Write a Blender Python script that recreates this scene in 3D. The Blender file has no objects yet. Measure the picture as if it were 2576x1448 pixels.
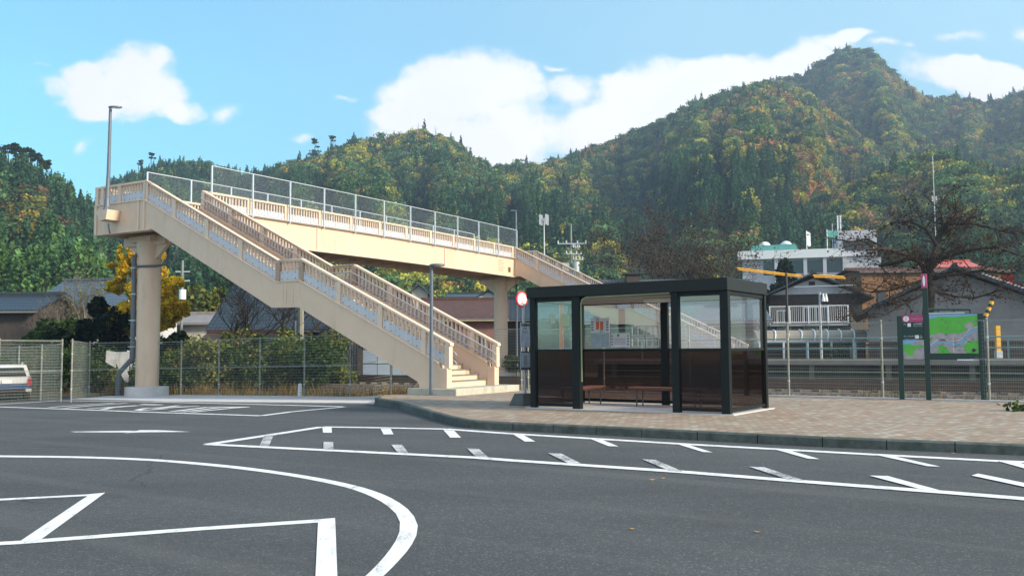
import bpy, math, random
import numpy as np
random.seed(7); rng = np.random.default_rng(7)
R = math.radians
scn = bpy.context.scene
COL = scn.collection
# ------------------------------------------------------------------ camera, world, sun, exposure
F, PITCH, ROLL, HC = 2316.18, .0666, .0064, 1.5        # focal length in 2576-px units
cp, sp, cr, sr = math.cos(PITCH), math.sin(PITCH), math.cos(ROLL), math.sin(ROLL)
def ray(px, py):
    i = (px-1288)/F; j = (724-py)/F
    X = i*cr + j*sr; up = -i*sr + j*cr
    return (X, cp-up*sp, sp+up*cp)
from mathutils import Matrix, Vector
cam_d = bpy.data.cameras.new('camera'); cam = bpy.data.objects.new('camera', cam_d); COL.objects.link(cam)
cam_d.sensor_width = 36; cam_d.lens = 36*F/2576; cam_d.clip_end = 6000; cam_d.clip_start = .05
right = Vector((cr, sr*sp, -sr*cp)); fwd = Vector((0, cp, sp)); upv = right.cross(fwd)
cam.matrix_world = Matrix(((right.x, upv.x, -fwd.x, 0), (right.y, upv.y, -fwd.y, 0), (right.z, upv.z, -fwd.z, HC), (0, 0, 0, 1)))
scn.camera = cam
SUN_AZ, SUN_EL = R(116), R(25)                          # azimuth clockwise from +Y
SKY_STRENGTH, SUN_STRENGTH, EXPOSURE = .13, 3.3, 1.06
scn.view_settings.view_transform = 'Standard'; scn.view_settings.look = 'None'
scn.view_settings.exposure = EXPOSURE; scn.view_settings.gamma = 1
sd = bpy.data.lights.new('sun', 'SUN'); sd.energy = SUN_STRENGTH; sd.angle = R(8); sd.color = (1, .86, .66)
sun = bpy.data.objects.new('sun', sd); COL.objects.link(sun)
sdir = Vector((math.sin(SUN_AZ)*math.cos(SUN_EL), math.cos(SUN_AZ)*math.cos(SUN_EL), math.sin(SUN_EL)))
sun.rotation_euler = sdir.to_track_quat('Z', 'Y').to_euler(); sun.location = (60, -20, 60)

class NT:                                               # tiny node helper
    def __init__(s, tree): s.t = tree; s.n = tree.nodes; s.l = tree.links
    def new(s, typ, ins=None, **kw):
        nd = s.n.new(typ)
        for k, v in kw.items(): setattr(nd, k, v)
        for k, v in (ins or {}).items():
            if isinstance(v, bpy.types.NodeSocket): s.l.new(v, nd.inputs[k])
            else: nd.inputs[k].default_value = v
        return nd
    def math(s, op, a, b=0., c=None):
        d = {0: a, 1: b}
        if c is not None: d[2] = c
        return s.new('ShaderNodeMath', d, operation=op).outputs[0]
    def vmath(s, op, a, b=(0, 0, 0)): return s.new('ShaderNodeVectorMath', {0: a, 1: b}, operation=op)
    def mix(s, f, a, b, bt='MIX'):
        nd = s.n.new('ShaderNodeMix'); nd.data_type = 'RGBA'; nd.blend_type = bt
        for k, v in ((0, f), (6, a), (7, b)):
            if isinstance(v, bpy.types.NodeSocket): s.l.new(v, nd.inputs[k])
            else: nd.inputs[k].default_value = (v if k == 0 else (tuple(v)+(1,))[:4])
        return nd.outputs[2]
    def ramp(s, f, stops):
        nd = s.n.new('ShaderNodeValToRGB'); s.l.new(f, nd.inputs[0]); e = nd.color_ramp.elements
        while len(e) < len(stops): e.new(.5)
        for k, (p, c) in enumerate(stops):
            e[k].position = p; e[k].color = (tuple(c)+(1,))[:4] if hasattr(c, '__len__') else (c, c, c, 1)
        return nd.outputs[0]
    def rng(s, f, a, b, c=0., d=1., smooth=False):
        nd = s.new('ShaderNodeMapRange', {0: f, 1: a, 2: b, 3: c, 4: d})
        if smooth: nd.interpolation_type = 'SMOOTHSTEP'
        return nd.outputs[0]

world = bpy.data.worlds.new('World'); scn.world = world; world.use_nodes = True
wt = NT(world.node_tree); wt.n.clear()
sky = wt.new('ShaderNodeTexSky', sky_type='NISHITA', sun_disc=False, sun_elevation=SUN_EL, sun_rotation=SUN_AZ, altitude=100., air_density=1.0, dust_density=.6, ozone_density=1.6)
tc = wt.new('ShaderNodeTexCoord').outputs['Generated']
xyz = wt.new('ShaderNodeSeparateXYZ', {0: tc})
ay = wt.math('MAXIMUM', xyz.outputs[1], .05)
u_ = wt.math('DIVIDE', xyz.outputs[0], ay); v_ = wt.math('DIVIDE', xyz.outputs[2], ay)
skyt = wt.vmath('MULTIPLY', sky.outputs[0], (.635, 1.13, 1.10)).outputs[0]
skys = wt.vmath('SCALE', skyt); wt.l.new(wt.rng(v_, .0, .30, .58, 1.), skys.inputs[3]); skyc = skys.outputs[0]
uv = wt.new('ShaderNodeCombineXYZ', {0: u_, 1: v_, 2: 0.}).outputs[0]
nz1 = wt.new('ShaderNodeTexNoise', {'Vector': uv, 'Scale': 9., 'Detail': 12., 'Roughness': .66}).outputs[0]
nz2 = wt.new('ShaderNodeTexNoise', {'Vector': uv, 'Scale': 3.2, 'Detail': 5., 'Roughness': .6}).outputs[0]
warp = wt.new('ShaderNodeTexNoise', {'Vector': uv, 'Scale': 7., 'Detail': 4.}).outputs[1]
wv = wt.vmath('SCALE', wt.vmath('SUBTRACT', warp, (.5, .5, .5)).outputs[0]); wv.inputs[3].default_value = .11
uvw = wt.vmath('ADD', uv, wv.outputs[0]).outputs[0]
CL = [  # cloud puffs: direction of the centre, radii, strength
 (345,165,105,80,1.15), (395,235,105,72,1.15), (250,195,110,58,1.05), (140,205,90,34,.8), (475,278,75,42,1.05), (300,240,150,44,1.0), (395,125,45,42,1.05),
 (600,285,58,48,.66), (870,235,46,18,.58), (765,355,30,24,.78), (225,340,40,20,.52), (90,160,40,12,.5),
 (1140,245,165,80,1.15), (1245,225,110,66,1.15), (1010,290,90,50,.95), (1200,340,260,80,1.2), (1430,225,70,50,.83), (1390,160,50,14,.6), (1530,315,150,90,1.2),
 (1620,235,150,60,1.15), (1750,200,150,70,1.2), (1860,165,120,55,1.2), (1980,160,140,50,1.1), (2090,120,100,22,.85), (1700,300,300,110,1.25),
 (2430,205,140,38,1.15), (2520,220,120,50,1.2), (2330,180,60,28,.8), (2410,118,70,18,.62), (2550,75,60,34,.7), (2300,150,40,14,.55), (2600,130,60,30,.55), (2230,150,60,16,.6)]
acc = None
for (cx, cy, rx, ry, am) in CL:
    r_ = ray(cx, cy); cu, cv = r_[0]/r_[1], r_[2]/r_[1]
    d = wt.vmath('MULTIPLY', wt.vmath('SUBTRACT', uvw, (cu, cv, 0)).outputs[0], (F/rx, F/ry, 0)).outputs[0]
    ln = wt.new('ShaderNodeVectorMath', {0: d}, operation='LENGTH').outputs[1]
    m = wt.math('MULTIPLY', wt.rng(ln, 1.5, .2, 0., 1.), am*1.12 if am > .82 else am*.70)
    acc = m if acc is None else wt.math('SMOOTH_MAX', acc, m, .12)
dens = wt.math('ADD', acc, wt.math('MULTIPLY', wt.math('SUBTRACT', nz1, .5), 2.9))
dens = wt.math('MULTIPLY', dens, wt.rng(acc, .08, .42, 0., 1.))
front = wt.rng(xyz.outputs[1], .1, .3, 0., 1.)
mask = wt.math('MULTIPLY', wt.rng(dens, .05, .80, 0., 1., True), front)
# thin high veil that whitens the right-hand sky, and unseen clouds added behind to neutralise the ambient
veil = wt.math('MULTIPLY', wt.rng(xyz.outputs[0], -.5, .35, 0., .8), wt.rng(nz2, .3, .75, .6, 1.))
nd3 = wt.new('ShaderNodeTexNoise', {'Vector': tc, 'Scale': 3., 'Detail': 8., 'Roughness': .6}).outputs[0]
back = wt.math('MULTIPLY', wt.rng(nd3, .42, .58, 0., .85, True), wt.rng(xyz.outputs[1], .1, -.15, 0., 1.))
shade = wt.mix(wt.rng(nz2, .3, .7, 0., 1.), (4.7, 4.7, 5.1), (5.8, 5.6, 5.6))
c1 = wt.mix(veil, skyc, (2.5, 3.85, 4.4))
c2 = wt.mix(mask, wt.mix(back, c1, (5.6, 4.9, 5.1)), shade)
wt.new('ShaderNodeOutputWorld', {0: wt.new('ShaderNodeBackground', {0: c2, 1: SKY_STRENGTH}).outputs[0]})

# ------------------------------------------------------------------ geometry of the place
def gz(x, y):                                           # the car park falls gently to the far left
    q = -.8*x + .6*y
    return -.27*max(0, (min(q, 42)-13)/20)**1.3
def G(px, py, z=None):
    r = ray(px, py); zz = 0 if z is None else z
    for k in range(9 if z is None else 1):
        t = (zz-HC)/r[2]; x, y = r[0]*t, r[1]*t
        if z is None: zz = gz(x, y)
    return x, y, zz
def D(px, py, dep):
    r = ray(px, py); t = dep/r[1]
    return Vector((r[0]*t, dep, HC+r[2]*t))
B0 = (-1.9802, 27.7582); TH = 1.0323                    # footbridge foot and direction
W_, L_, T1, T2, T3, T4 = 2.9552, 24.7717, 5.9907, 7.065, 14.08, 17.1635
ZR, Z1, Z3, ZB = 1.5817, 4.461, 7.93, 6.0
PAVE = .15
def BR(t, o, z):
    return Vector((B0[0]-math.sin(TH)*t+math.cos(TH)*o, B0[1]+math.cos(TH)*t+math.sin(TH)*o, z+PAVE))
S0 = (4.395, 18.7399); PH = .9709                       # bus shelter corner and direction
def SH(a, b, z):
    return Vector((S0[0]-math.sin(PH)*a+math.cos(PH)*b, S0[1]+math.cos(PH)*a+math.sin(PH)*b, z+PAVE))

# ------------------------------------------------------------------ materials
MATS = {}
def mat(name, col, rough=.6, var=.15, scale=3., bump=0., bscale=30., metal=0., spec=.5, extra=None):
    if name in MATS: return MATS[name]
    m = bpy.data.materials.new(name); m.use_nodes = True; t = NT(m.node_tree); t.n.clear()
    tcn = t.new('ShaderNodeTexCoord').outputs['Object']
    n1 = t.new('ShaderNodeTexNoise', {'Vector': tcn, 'Scale': scale, 'Detail': 6., 'Roughness': .6}).outputs[0]
    f = t.rng(n1, .3, .7, 1-var, 1+var)
    c = t.mix(1., col, (0, 0, 0), 'ADD')
    c = t.vmath('SCALE', c); c.inputs[3].default_value = 1.; t.l.new(f, c.inputs[3]); c = c.outputs[0]
    if extra: c = extra(t, tcn, c)
    b = t.new('ShaderNodeBsdfPrincipled', {'Base Color': c, 'Roughness': rough, 'Metallic': metal, 'Specular IOR Level': spec})
    if bump:
        n2 = t.new('ShaderNodeTexNoise', {'Vector': tcn, 'Scale': bscale, 'Detail': 4.}).outputs[0]
        t.l.new(t.new('ShaderNodeBump', {'Strength': bump, 'Distance': .02, 'Height': n2}).outputs[0], b.inputs['Normal'])
    t.new('ShaderNodeOutputMaterial', {0: b.outputs[0]})
    MATS[name] = m; return m
def stains(col, s=1.2, lo=.55, hi=.75, amt=.5, stretch=(1, 1, .25)):
    def f(t, tcn, c):
        v = t.vmath('MULTIPLY', tcn, stretch).outputs[0]
        n = t.new('ShaderNodeTexNoise', {'Vector': v, 'Scale': s, 'Detail': 8., 'Roughness': .65}).outputs[0]
        return t.mix(t.rng(n, lo, hi, 0., amt), c, col)
    return f
CREAM = mat('cream paint', (.66, .495, .365), .45, .04, 1.5, .05, 60, extra=stains((.40, .31, .21), 2.2, .54, .78, .5))
CREAM_L = mat('cream rail paint', (.70, .54, .41), .45, .06, 4.)
STONE = mat('plinth concrete', (.42, .40, .34), .85, .12, 3, .3, 40, extra=stains((.22, .22, .16), 3, .5, .7, .6))
CONC = mat('pale concrete', (.56, .545, .54), .9, .08, 1.3, .2, 50, extra=stains((.3, .3, .29), .7, .5, .75, .5, (1, 1, 1)))
ACRYL = mat('white acrylic screen', (.52, .52, .56), .25, .05, 2)
STEEL = mat('galvanised steel', (.46, .49, .52), .4, .1, 8, metal=.35)
STEEL_W = mat('bright galvanised steel', (.50, .54, .58), .35, .08, 8, metal=.25)
RAILP = mat('grey handrail', (.33, .34, .38), .4, .08, 8)
BOLT = mat('dark bolts', (.20, .19, .23), .5)
TREAD = mat('grey tread edge', (.17, .16, .17), .8, .2, 10)
FLOOR = mat('bridge floor', (.35, .27, .21), .85, .15, 2)
DARKPIPE = mat('grey drain pipe', (.10, .12, .15), .5, .1, 5)
LAMPG = mat('grey blue lamp paint', (.10, .125, .16), .45, .08, 5)
FENCEP = mat('weathered fence post', (.23, .24, .21), .55, .2, 6, metal=.2, extra=stains((.22, .15, .09), 9, .55, .7, .5))
WIRE = mat('fence wire', (.24, .27, .25), .5, .15, 5, metal=.2)
BLACKF = mat('black brown frame', (.007, .009, .009), .5, .1, 6, spec=.22)
FASCIA = mat('dark brown fascia', (.013, .014, .013), .5, .1, 6, spec=.25)
WOOD = mat('red brown bench wood', (.20, .075, .05), .5, .2, 14)
GREENP = mat('dark green post paint', (.004, .030, .024), .4, .1, 6)
WHITE = mat('white paint metal', (.75, .77, .78), .5, .06, 3)
RED = mat('red enamel', (.62, .03, .05), .4, .05, 3)
ORANGE = mat('orange paint', (.85, .17, .05), .5, .12, 3)
YELLOW = mat('yellow paint', (.72, .38, .02), .5, .12, 5)
BLACK = mat('black', (.012, .012, .012), .5)
RUBBER = mat('tyre rubber', (.02, .02, .02), .8)

def surf_mat(name, build):
    m = bpy.data.materials.new(name); m.use_nodes = True; t = NT(m.node_tree); t.n.clear()
    pos = t.new('ShaderNodeNewGeometry').outputs['Position']
    col, rough, h, dist = build(t, pos)
    b = t.new('ShaderNodeBsdfPrincipled', {'Base Color': col, 'Roughness': rough, 'Specular IOR Level': .35})
    if h is not None:
        t.l.new(t.new('ShaderNodeBump', {'Strength': .6, 'Distance': dist, 'Height': h}).outputs[0], b.inputs['Normal'])
    t.new('ShaderNodeOutputMaterial', {0: b.outputs[0]}); MATS[name] = m; return m
def noise(t, v, s, d=4., r=.55): return t.new('ShaderNodeTexNoise', {'Vector': v, 'Scale': s, 'Detail': d, 'Roughness': r}).outputs[0]
def b_asphalt(t, p):
    fine = noise(t, p, 55., 3., .7); mid = noise(t, p, 9., 5., .6); big = noise(t, t.vmath('MULTIPLY', p, (.35, .8, 1)).outputs[0], .55, 5.)
    vor = t.new('ShaderNodeTexVoronoi', {'Vector': p, 'Scale': 70.}).outputs[1]
    g = t.new('ShaderNodeSeparateColor', {0: vor}).outputs[0]
    c = t.ramp(fine, [(.22, (.034, .037, .041)), (.5, (.062, .066, .071)), (.78, (.104, .106, .109))])
    c = t.mix(t.rng(g, .82, .98, 0., .5), c, (.20, .20, .195))
    f = t.math('MULTIPLY', t.rng(big, .3, .7, .80, 1.16), t.rng(mid, .3, .7, .9, 1.1))
    s = t.vmath('SCALE', c); t.l.new(f, s.inputs[3])
    dk = noise(t, t.vmath('ADD', t.vmath('MULTIPLY', p, (.25, .9, 1)).outputs[0], (3.3, 1.7, 0)).outputs[0], .7, 3.)
    c = t.mix(t.rng(dk, .60, .72, 0., .38), s.outputs[0], (.040, .036, .034))
    cr_ = t.new('ShaderNodeTexVoronoi', {'Vector': t.vmath('ADD', p, t.new('ShaderNodeTexNoise', {'Vector': p, 'Scale': .9, 'Detail': 6.}).outputs[1]).outputs[0], 'Scale': .16}, feature='DISTANCE_TO_EDGE').outputs[0]
    gate = t.rng(noise(t, p, .22, 2.), .50, .56, 0., 1.)
    c = t.mix(t.math('MULTIPLY', t.rng(cr_, .004, .0015, 0., .6), gate), c, (.022, .022, .022))
    oil = noise(t, t.vmath('ADD', p, (9.1, 4.2, 0)).outputs[0], 1.3, 3.); c = t.mix(t.rng(oil, .68, .74, 0., .35), c, (.03, .03, .032))
    trk = noise(t, t.vmath('MULTIPLY', t.new('ShaderNodeMapping', {'Vector': p, 'Rotation': (0, 0, R(35))}).outputs[0], (.06, 1.6, 1)).outputs[0], 1., 3.); c = t.mix(t.rng(trk, .52, .70, 0., .28), c, (.135, .13, .125))
    return c, .85, t.math('ADD', fine, t.math('MULTIPLY', g, .4)), .008
ASPH = surf_mat('asphalt', b_asphalt)
def b_paint(t, p):
    fine = noise(t, p, 60., 4., .7); w = noise(t, t.vmath('MULTIPLY', p, (3, .8, 1)).outputs[0], 2.4, 6., .65)
    c = t.mix(t.rng(w, .4, .72, 0., .55), (.76, .765, .78), (.48, .48, .48))
    c = t.mix(t.rng(t.math('ADD', t.math('MULTIPLY', fine, .55), t.math('MULTIPLY', w, .45)), .565, .63, 0., .85), c, (.15, .15, .15))
    return c, .7, fine, .004
PAINT = surf_mat('road paint', b_paint)
def b_worn(t, p):
    fine = noise(t, p, 38., 4., .8); w = noise(t, p, 1.7, 3.)
    k = t.math('ADD', t.math('MULTIPLY', fine, .7), t.math('MULTIPLY', w, .35))
    c = t.mix(t.rng(k, .47, .60, 0., .95), (.62, .62, .63), (.10, .10, .10))
    return c, .75, fine, .004
WORN = surf_mat('worn road paint', b_worn)
def b_pave(t, p):
    mp = t.new('ShaderNodeMapping', {'Vector': p, 'Rotation': (0, 0, PH+R(90))}).outputs[0]
    br = t.new('ShaderNodeTexBrick', {'Vector': mp, 'Color1': (.0, .0, .0, 1), 'Color2': (1, 1, 1, 1), 'Mortar': (.5, .5, .5, 1), 'Scale': 1., 'Mortar Size': .008, 'Brick Width': .205, 'Row Height': .105, 'Bias': 0.})
    g = t.new('ShaderNodeSeparateColor', {0: br.outputs[0]}).outputs[0]
    c = t.ramp(g, [(0., (.33, .225, .165)), (.3, (.39, .30, .22)), (.5, (.30, .20, .15)), (.7, (.35, .29, .21)), (.86, (.37, .33, .27)), (.88, (.46, .43, .37)), (1., (.43, .39, .32))])
    n = noise(t, p, 1.1, 6.); n2 = noise(t, p, 40., 3.)
    s = t.vmath('SCALE', c); t.l.new(t.math('MULTIPLY', t.rng(n, .3, .7, .78, 1.02), t.rng(n2, .3, .7, .88, 1.08)), s.inputs[3])
    c = t.mix(br.outputs[1], s.outputs[0], (.13, .115, .10))
    return c, .85, t.math('SUBTRACT', 1., br.outputs[1]), .006
PAVEM = surf_mat('interlocking paving', b_pave)
def b_kerb(t, p):
    n = noise(t, p, 6., 7., .65); n2 = noise(t, p, .6, 3.); mo = noise(t, p, 2.2, 7., .7)
    c = t.ramp(n, [(.3, (.055, .065, .060)), (.7, (.13, .14, .125))])
    c = t.mix(t.rng(mo, .48, .66, 0., .75), c, (.055, .070, .052))
    s = t.vmath('SCALE', c); t.l.new(t.rng(n2, .3, .7, .8, 1.2), s.inputs[3])
    return s.outputs[0], .9, n, .01
KERB = surf_mat('kerb stone', b_kerb)
def b_ground(t, p):
    n = noise(t, p, .35, 6., .6); n2 = noise(t, p, 14., 4., .7)
    c = t.ramp(n, [(.35, (.085, .065, .045)), (.5, (.13, .092, .05)), (.62, (.075, .085, .032)), (.75, (.05, .065, .025))])
    s = t.vmath('SCALE', c); t.l.new(t.rng(n2, .25, .75, .55, 1.4), s.inputs[3])
    return s.outputs[0], .95, n2, .05
GROUND = surf_mat('rough ground', b_ground)
def b_ballast(t, p):
    v = t.new('ShaderNodeTexVoronoi', {'Vector': p, 'Scale': 14.}); g = t.new('ShaderNodeSeparateColor', {0: v.outputs[1]}).outputs[0]
    c = t.ramp(g, [(0., (.06, .045, .035)), (.6, (.12, .09, .07)), (1., (.2, .17, .14))])
    return c, .95, v.outputs[0], .05
BALLAST = surf_mat('ballast', b_ballast)
def b_hill(t, p):
    n = noise(t, p, .05, 6., .6); n2 = noise(t, p, .7, 4., .7)
    c = t.ramp(n, [(.3, (.018, .030, .012)), (.55, (.040, .048, .016)), (.75, (.075, .060, .025))])
    s = t.vmath('SCALE', c); t.l.new(t.rng(n2, .25, .75, .5, 1.4), s.inputs[3])
    return s.outputs[0], 1., n2, .3
HILL = surf_mat('hill undergrowth', b_hill)

def leaf_mat(name, ramp, transl=.25, instancer=False):
    m = bpy.data.materials.new(name); m.use_nodes = True; t = NT(m.node_tree); t.n.clear()
    if instancer:
        at = t.new('ShaderNodeAttribute', attribute_name='tint', attribute_type='INSTANCER')
        base = at.outputs['Color']
        lf = t.new('ShaderNodeAttribute', attribute_name='leaf').outputs['Fac']
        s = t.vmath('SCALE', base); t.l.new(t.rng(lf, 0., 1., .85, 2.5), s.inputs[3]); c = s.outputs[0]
    else:
        lf = t.new('ShaderNodeAttribute', attribute_name='leaf').outputs['Fac']
        c = t.ramp(lf, ramp)
    b = t.new('ShaderNodeBsdfDiffuse', {0: c}); tr = t.new('ShaderNodeBsdfTranslucent', {0: c})
    mx = t.new('ShaderNodeMixShader', {0: transl, 1: b.outputs[0], 2: tr.outputs[0]})
    t.new('ShaderNodeOutputMaterial', {0: mx.outputs[0]}); MATS[name] = m; return m
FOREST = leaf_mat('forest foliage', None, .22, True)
L_GREEN = leaf_mat('green leaves', [(0, (.016, .038, .014)), (.6, (.05, .092, .028)), (1, (.11, .15, .04))])
L_DARK = leaf_mat('dark evergreen leaves', [(0, (.004, .010, .007)), (.7, (.016, .032, .016)), (1, (.045, .06, .022))])
L_YEL = leaf_mat('yellow ginkgo leaves', [(0, (.22, .24, .03)), (.3, (.58, .46, .04)), (.7, (.90, .66, .06)), (1, (.92, .60, .06))], .5)
L_OLIVE = leaf_mat('olive bush leaves', [(0, (.045, .065, .018)), (.5, (.14, .18, .045)), (.9, (.22, .21, .055)), (1, (.22, .15, .05))])
L_BROWN = leaf_mat('sparse brown leaves', [(0, (.04, .025, .018)), (.6, (.085, .048, .032)), (1, (.12, .085, .05))])
L_GRASS = leaf_mat('dry grass', [(0, (.06, .055, .02)), (.5, (.17, .12, .045)), (1, (.28, .18, .07))])
L_RED = leaf_mat('red maple leaves', [(0, (.12, .02, .015)), (1, (.45, .06, .04))])
BARK = mat('dark bark', (.035, .028, .022), .95, .3, 6, .6, 20)
BARK_G = mat('grey bark', (.13, .115, .095), .95, .3, 6)
def b_tile(base, hi):
    def f(t, tcn, c):
        w1 = t.new('ShaderNodeTexWave', {'Vector': tcn, 'Scale': 1.15, 'Distortion': 0.}, bands_direction='X').outputs[1]
        w2 = t.new('ShaderNodeTexWave', {'Vector': tcn, 'Scale': 1.3, 'Distortion': 0.}, bands_direction='Z').outputs[1]
        return t.mix(t.math('MULTIPLY', w1, w2), c, hi)  # tile highlights painted into the colour along the wave crests
    return f
TILE = mat('dark glazed roof tile', (.018, .024, .030), .45, .3, 3, extra=b_tile(None, (.05, .065, .08)))
TILE_B = mat('blue grey roof tile', (.055, .07, .09), .4, .25, 3, extra=b_tile(None, (.11, .135, .165)))
RUST = mat('rusty brown roof', (.085, .036, .026), .75, .35, 2.5, .2, 20)
TIN = mat('grey tin roof', (.22, .20, .19), .5, .2, 2)
WALL_W = mat('white plaster wall', (.48, .49, .53), .85, .08, 1.2)
WALL_C = mat('cream plaster wall', (.50, .47, .40), .85, .1, 1.2)
WALL_G = mat('grey mortar wall', (.22, .22, .225), .9, .15, 1.2)
WALL_P = mat('red brown wall', (.28, .12, .09), .85, .2, 1.5)
WALL_O = mat('orange brown wall', (.19, .095, .04), .85, .25, 1.5)
WALL_K = mat('dark wood wall', (.05, .04, .035), .85, .3, 4)
WALL_BL = mat('blue grey panel', (.26, .33, .43), .6, .08, 1.)
TEAL = mat('teal metal roof', (.09, .32, .29), .5, .08, 1)
DGLASS = mat('dark window glass', (.02, .028, .035), .08, .2, 3)
def glass(name, tint, refl, rough=0.0):
    m = bpy.data.materials.new(name); m.use_nodes = True; t = NT(m.node_tree); t.n.clear()
    tr = t.new('ShaderNodeBsdfTransparent', {0: tint+(1,)}); gl = t.new('ShaderNodeBsdfGlossy', {0: (1, 1, 1, 1), 1: rough})
    pos = t.new('ShaderNodeNewGeometry').outputs['Position']
    bn = t.new('ShaderNodeBump', {'Strength': .03, 'Distance': .02, 'Height': noise(t, pos, 1.6, 2.)}).outputs[0]
    t.l.new(bn, gl.inputs['Normal'])
    fr = t.new('ShaderNodeFresnel', {0: 1.5}).outputs[0]
    fac = t.math('MINIMUM', t.math('ADD', t.math('MULTIPLY', fr, refl), 0.006), .05 if refl > 1 else .09)
    df = t.new('ShaderNodeBsdfDiffuse', {0: (.5, .53, .56, 1) if refl > 1 else (.14, .07, .05, 1)})
    mx0 = t.new('ShaderNodeMixShader', {0: .03 if refl > 1 else .015, 1: tr.outputs[0], 2: df.outputs[0]})
    mx = t.new('ShaderNodeMixShader', {0: fac, 1: mx0.outputs[0], 2: gl.outputs[0]})
    t.new('ShaderNodeOutputMaterial', {0: mx.outputs[0]}); MATS[name] = m; return m
CLEAR = glass('clear pane', (.93, .95, .955), 1.2)
TINTED = glass('brown smoked pane', (.47, .405, .395), .8)

# ------------------------------------------------------------------ mesh helpers
class MB:
    def __init__(s): s.v = []; s.f = []
    def add(s, vs, fs):
        k = len(s.v); s.v += [tuple(p) for p in vs]; s.f += [tuple(i+k for i in f) for f in fs]; return s
    def hexa(s, p):     # 8 points: bottom 4 ccw, top 4
        return s.add(p, [(3, 2, 1, 0), (4, 5, 6, 7), (0, 1, 5, 4), (1, 2, 6, 5), (2, 3, 7, 6), (3, 0, 4, 7)])
    def box(s, x0, x1, y0, y1, z0, z1, fn=None):
        p = [(x0, y0, z0), (x1, y0, z0), (x1, y1, z0), (x0, y1, z0), (x0, y0, z1), (x1, y0, z1), (x1, y1, z1), (x0, y1, z1)]
        return s.hexa([fn(*q) for q in p] if fn else p)
    def sbox(s, t0, t1, o0, o1, za0, za1, zb0, zb1, fn):  # box whose bottom/top differ at the two t ends
        return s.hexa([fn(*q) for q in [(t0, o0, za0), (t1, o0, zb0), (t1, o1, zb0), (t0, o1, za0), (t0, o0, za1), (t1, o0, zb1), (t1, o1, zb1), (t0, o1, za1)]])
    def cyl(s, a, b, r0, r1=None, n=12, cap=True):
        a, b = Vector(a), Vector(b); r1 = r0 if r1 is None else r1
        d = (b-a).normalized(); x = d.orthogonal().normalized(); y = d.cross(x); k = len(s.v)
        for c, r in ((a, r0), (b, r1)):
            for i in range(n):
                q = 2*math.pi*i/n; s.v.append(tuple(c+x*(r*math.cos(q))+y*(r*math.sin(q))))
        for i in range(n): s.f.append((k+i, k+(i+1) % n, k+n+(i+1) % n, k+n+i))
        if cap: s.f.append(tuple(k+i for i in reversed(range(n)))); s.f.append(tuple(k+n+i for i in range(n)))
        return s
    def tube(s, pts, r, n=8):
        pts = [Vector(p) for p in pts]; rs = r if hasattr(r, '__len__') else [r]*len(pts); k = len(s.v); x = None
        for i, p in enumerate(pts):
            d = (pts[min(i+1, len(pts)-1)]-pts[max(i-1, 0)]).normalized()
            x = d.orthogonal().normalized() if x is None else (x-d*x.dot(d)).normalized()
            y = d.cross(x)
            for j in range(n):
                q = 2*math.pi*j/n; s.v.append(tuple(p+x*(rs[i]*math.cos(q))+y*(rs[i]*math.sin(q))))
        for i in range(len(pts)-1):
            for j in range(n): s.f.append((k+i*n+j, k+i*n+(j+1) % n, k+(i+1)*n+(j+1) % n, k+(i+1)*n+j))
        s.f.append(tuple(k+j for j in reversed(range(n)))); s.f.append(tuple(k+(len(pts)-1)*n+j for j in range(n)))
        return s
    def prism(s, poly, fn, d0, d1):   # polygon (u,v) swept between depths d0,d1 : fn(u,v,d)
        n = len(poly); p = [fn(u, v, d0) for u, v in poly]+[fn(u, v, d1) for u, v in poly]
        return s.add(p, [tuple(range(n)), tuple(reversed(range(n, 2*n)))]+[(i, i+n, (i+1) % n+n, (i+1) % n) for i in range(n)])
    def bar(s, a, b, w, h, up=(0, 0, 1)):
        a, b = Vector(a), Vector(b); d = (b-a).normalized(); x = d.cross(Vector(up)).normalized()*(w/2); y = x.cross(d).normalized()*(h/2)
        return s.hexa([a-x-y, a+x-y, b+x-y, b-x-y, a-x+y, a+x+y, b+x+y, b-x+y])
    def build(s, name, material, parent=None, smooth=False, bevel=0., attr=None):
        me = bpy.data.meshes.new(name)
        off = Vector(parent_loc(parent))
        me.from_pydata([(p[0]-off.x, p[1]-off.y, p[2]-off.z) for p in s.v], [], s.f)
        if material: me.materials.append(material)
        if smooth:
            me.shade_smooth()
            try: me.set_sharp_from_angle(angle=R(40))
            except Exception: pass
        if attr is not None:
            a = me.attributes.new('leaf', 'FLOAT', 'FACE'); a.data.foreach_set('value', np.asarray(attr, dtype=np.float32))
        o = bpy.data.objects.new(name, me); COL.objects.link(o)
        if parent: o.parent = parent
        if not s.v: print('EMPTY MESH', name)
        if bevel:
            md = o.modifiers.new('bevel', 'BEVEL'); md.width = bevel; md.segments = 2; md.limit_method = 'ANGLE'
        return o
def parent_loc(p):
    l = Vector((0, 0, 0))
    while p: l = l+Vector(p.location); p = p.parent
    return l
def tag(o, label, cat, group=None):
    o['label'] = label; o['category'] = cat
    if group: o['group'] = group
    return o
def thing(name, loc, label, cat, group=None):
    o = bpy.data.objects.new(name, None); COL.objects.link(o); o.location = loc; o.empty_display_size = .3
    return tag(o, label, cat, group)
def struct(o): o['kind'] = 'structure'; return o
def fixn(o):
    import bmesh
    b = bmesh.new(); b.from_mesh(o.data); bmesh.ops.recalc_face_normals(b, faces=b.faces); b.to_mesh(o.data); b.free(); return o
def copy_tree(o, parent=None):
    c = o.copy(); COL.objects.link(c); c.parent = parent
    for ch in list(o.children): copy_tree(ch, c)
    return c
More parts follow.
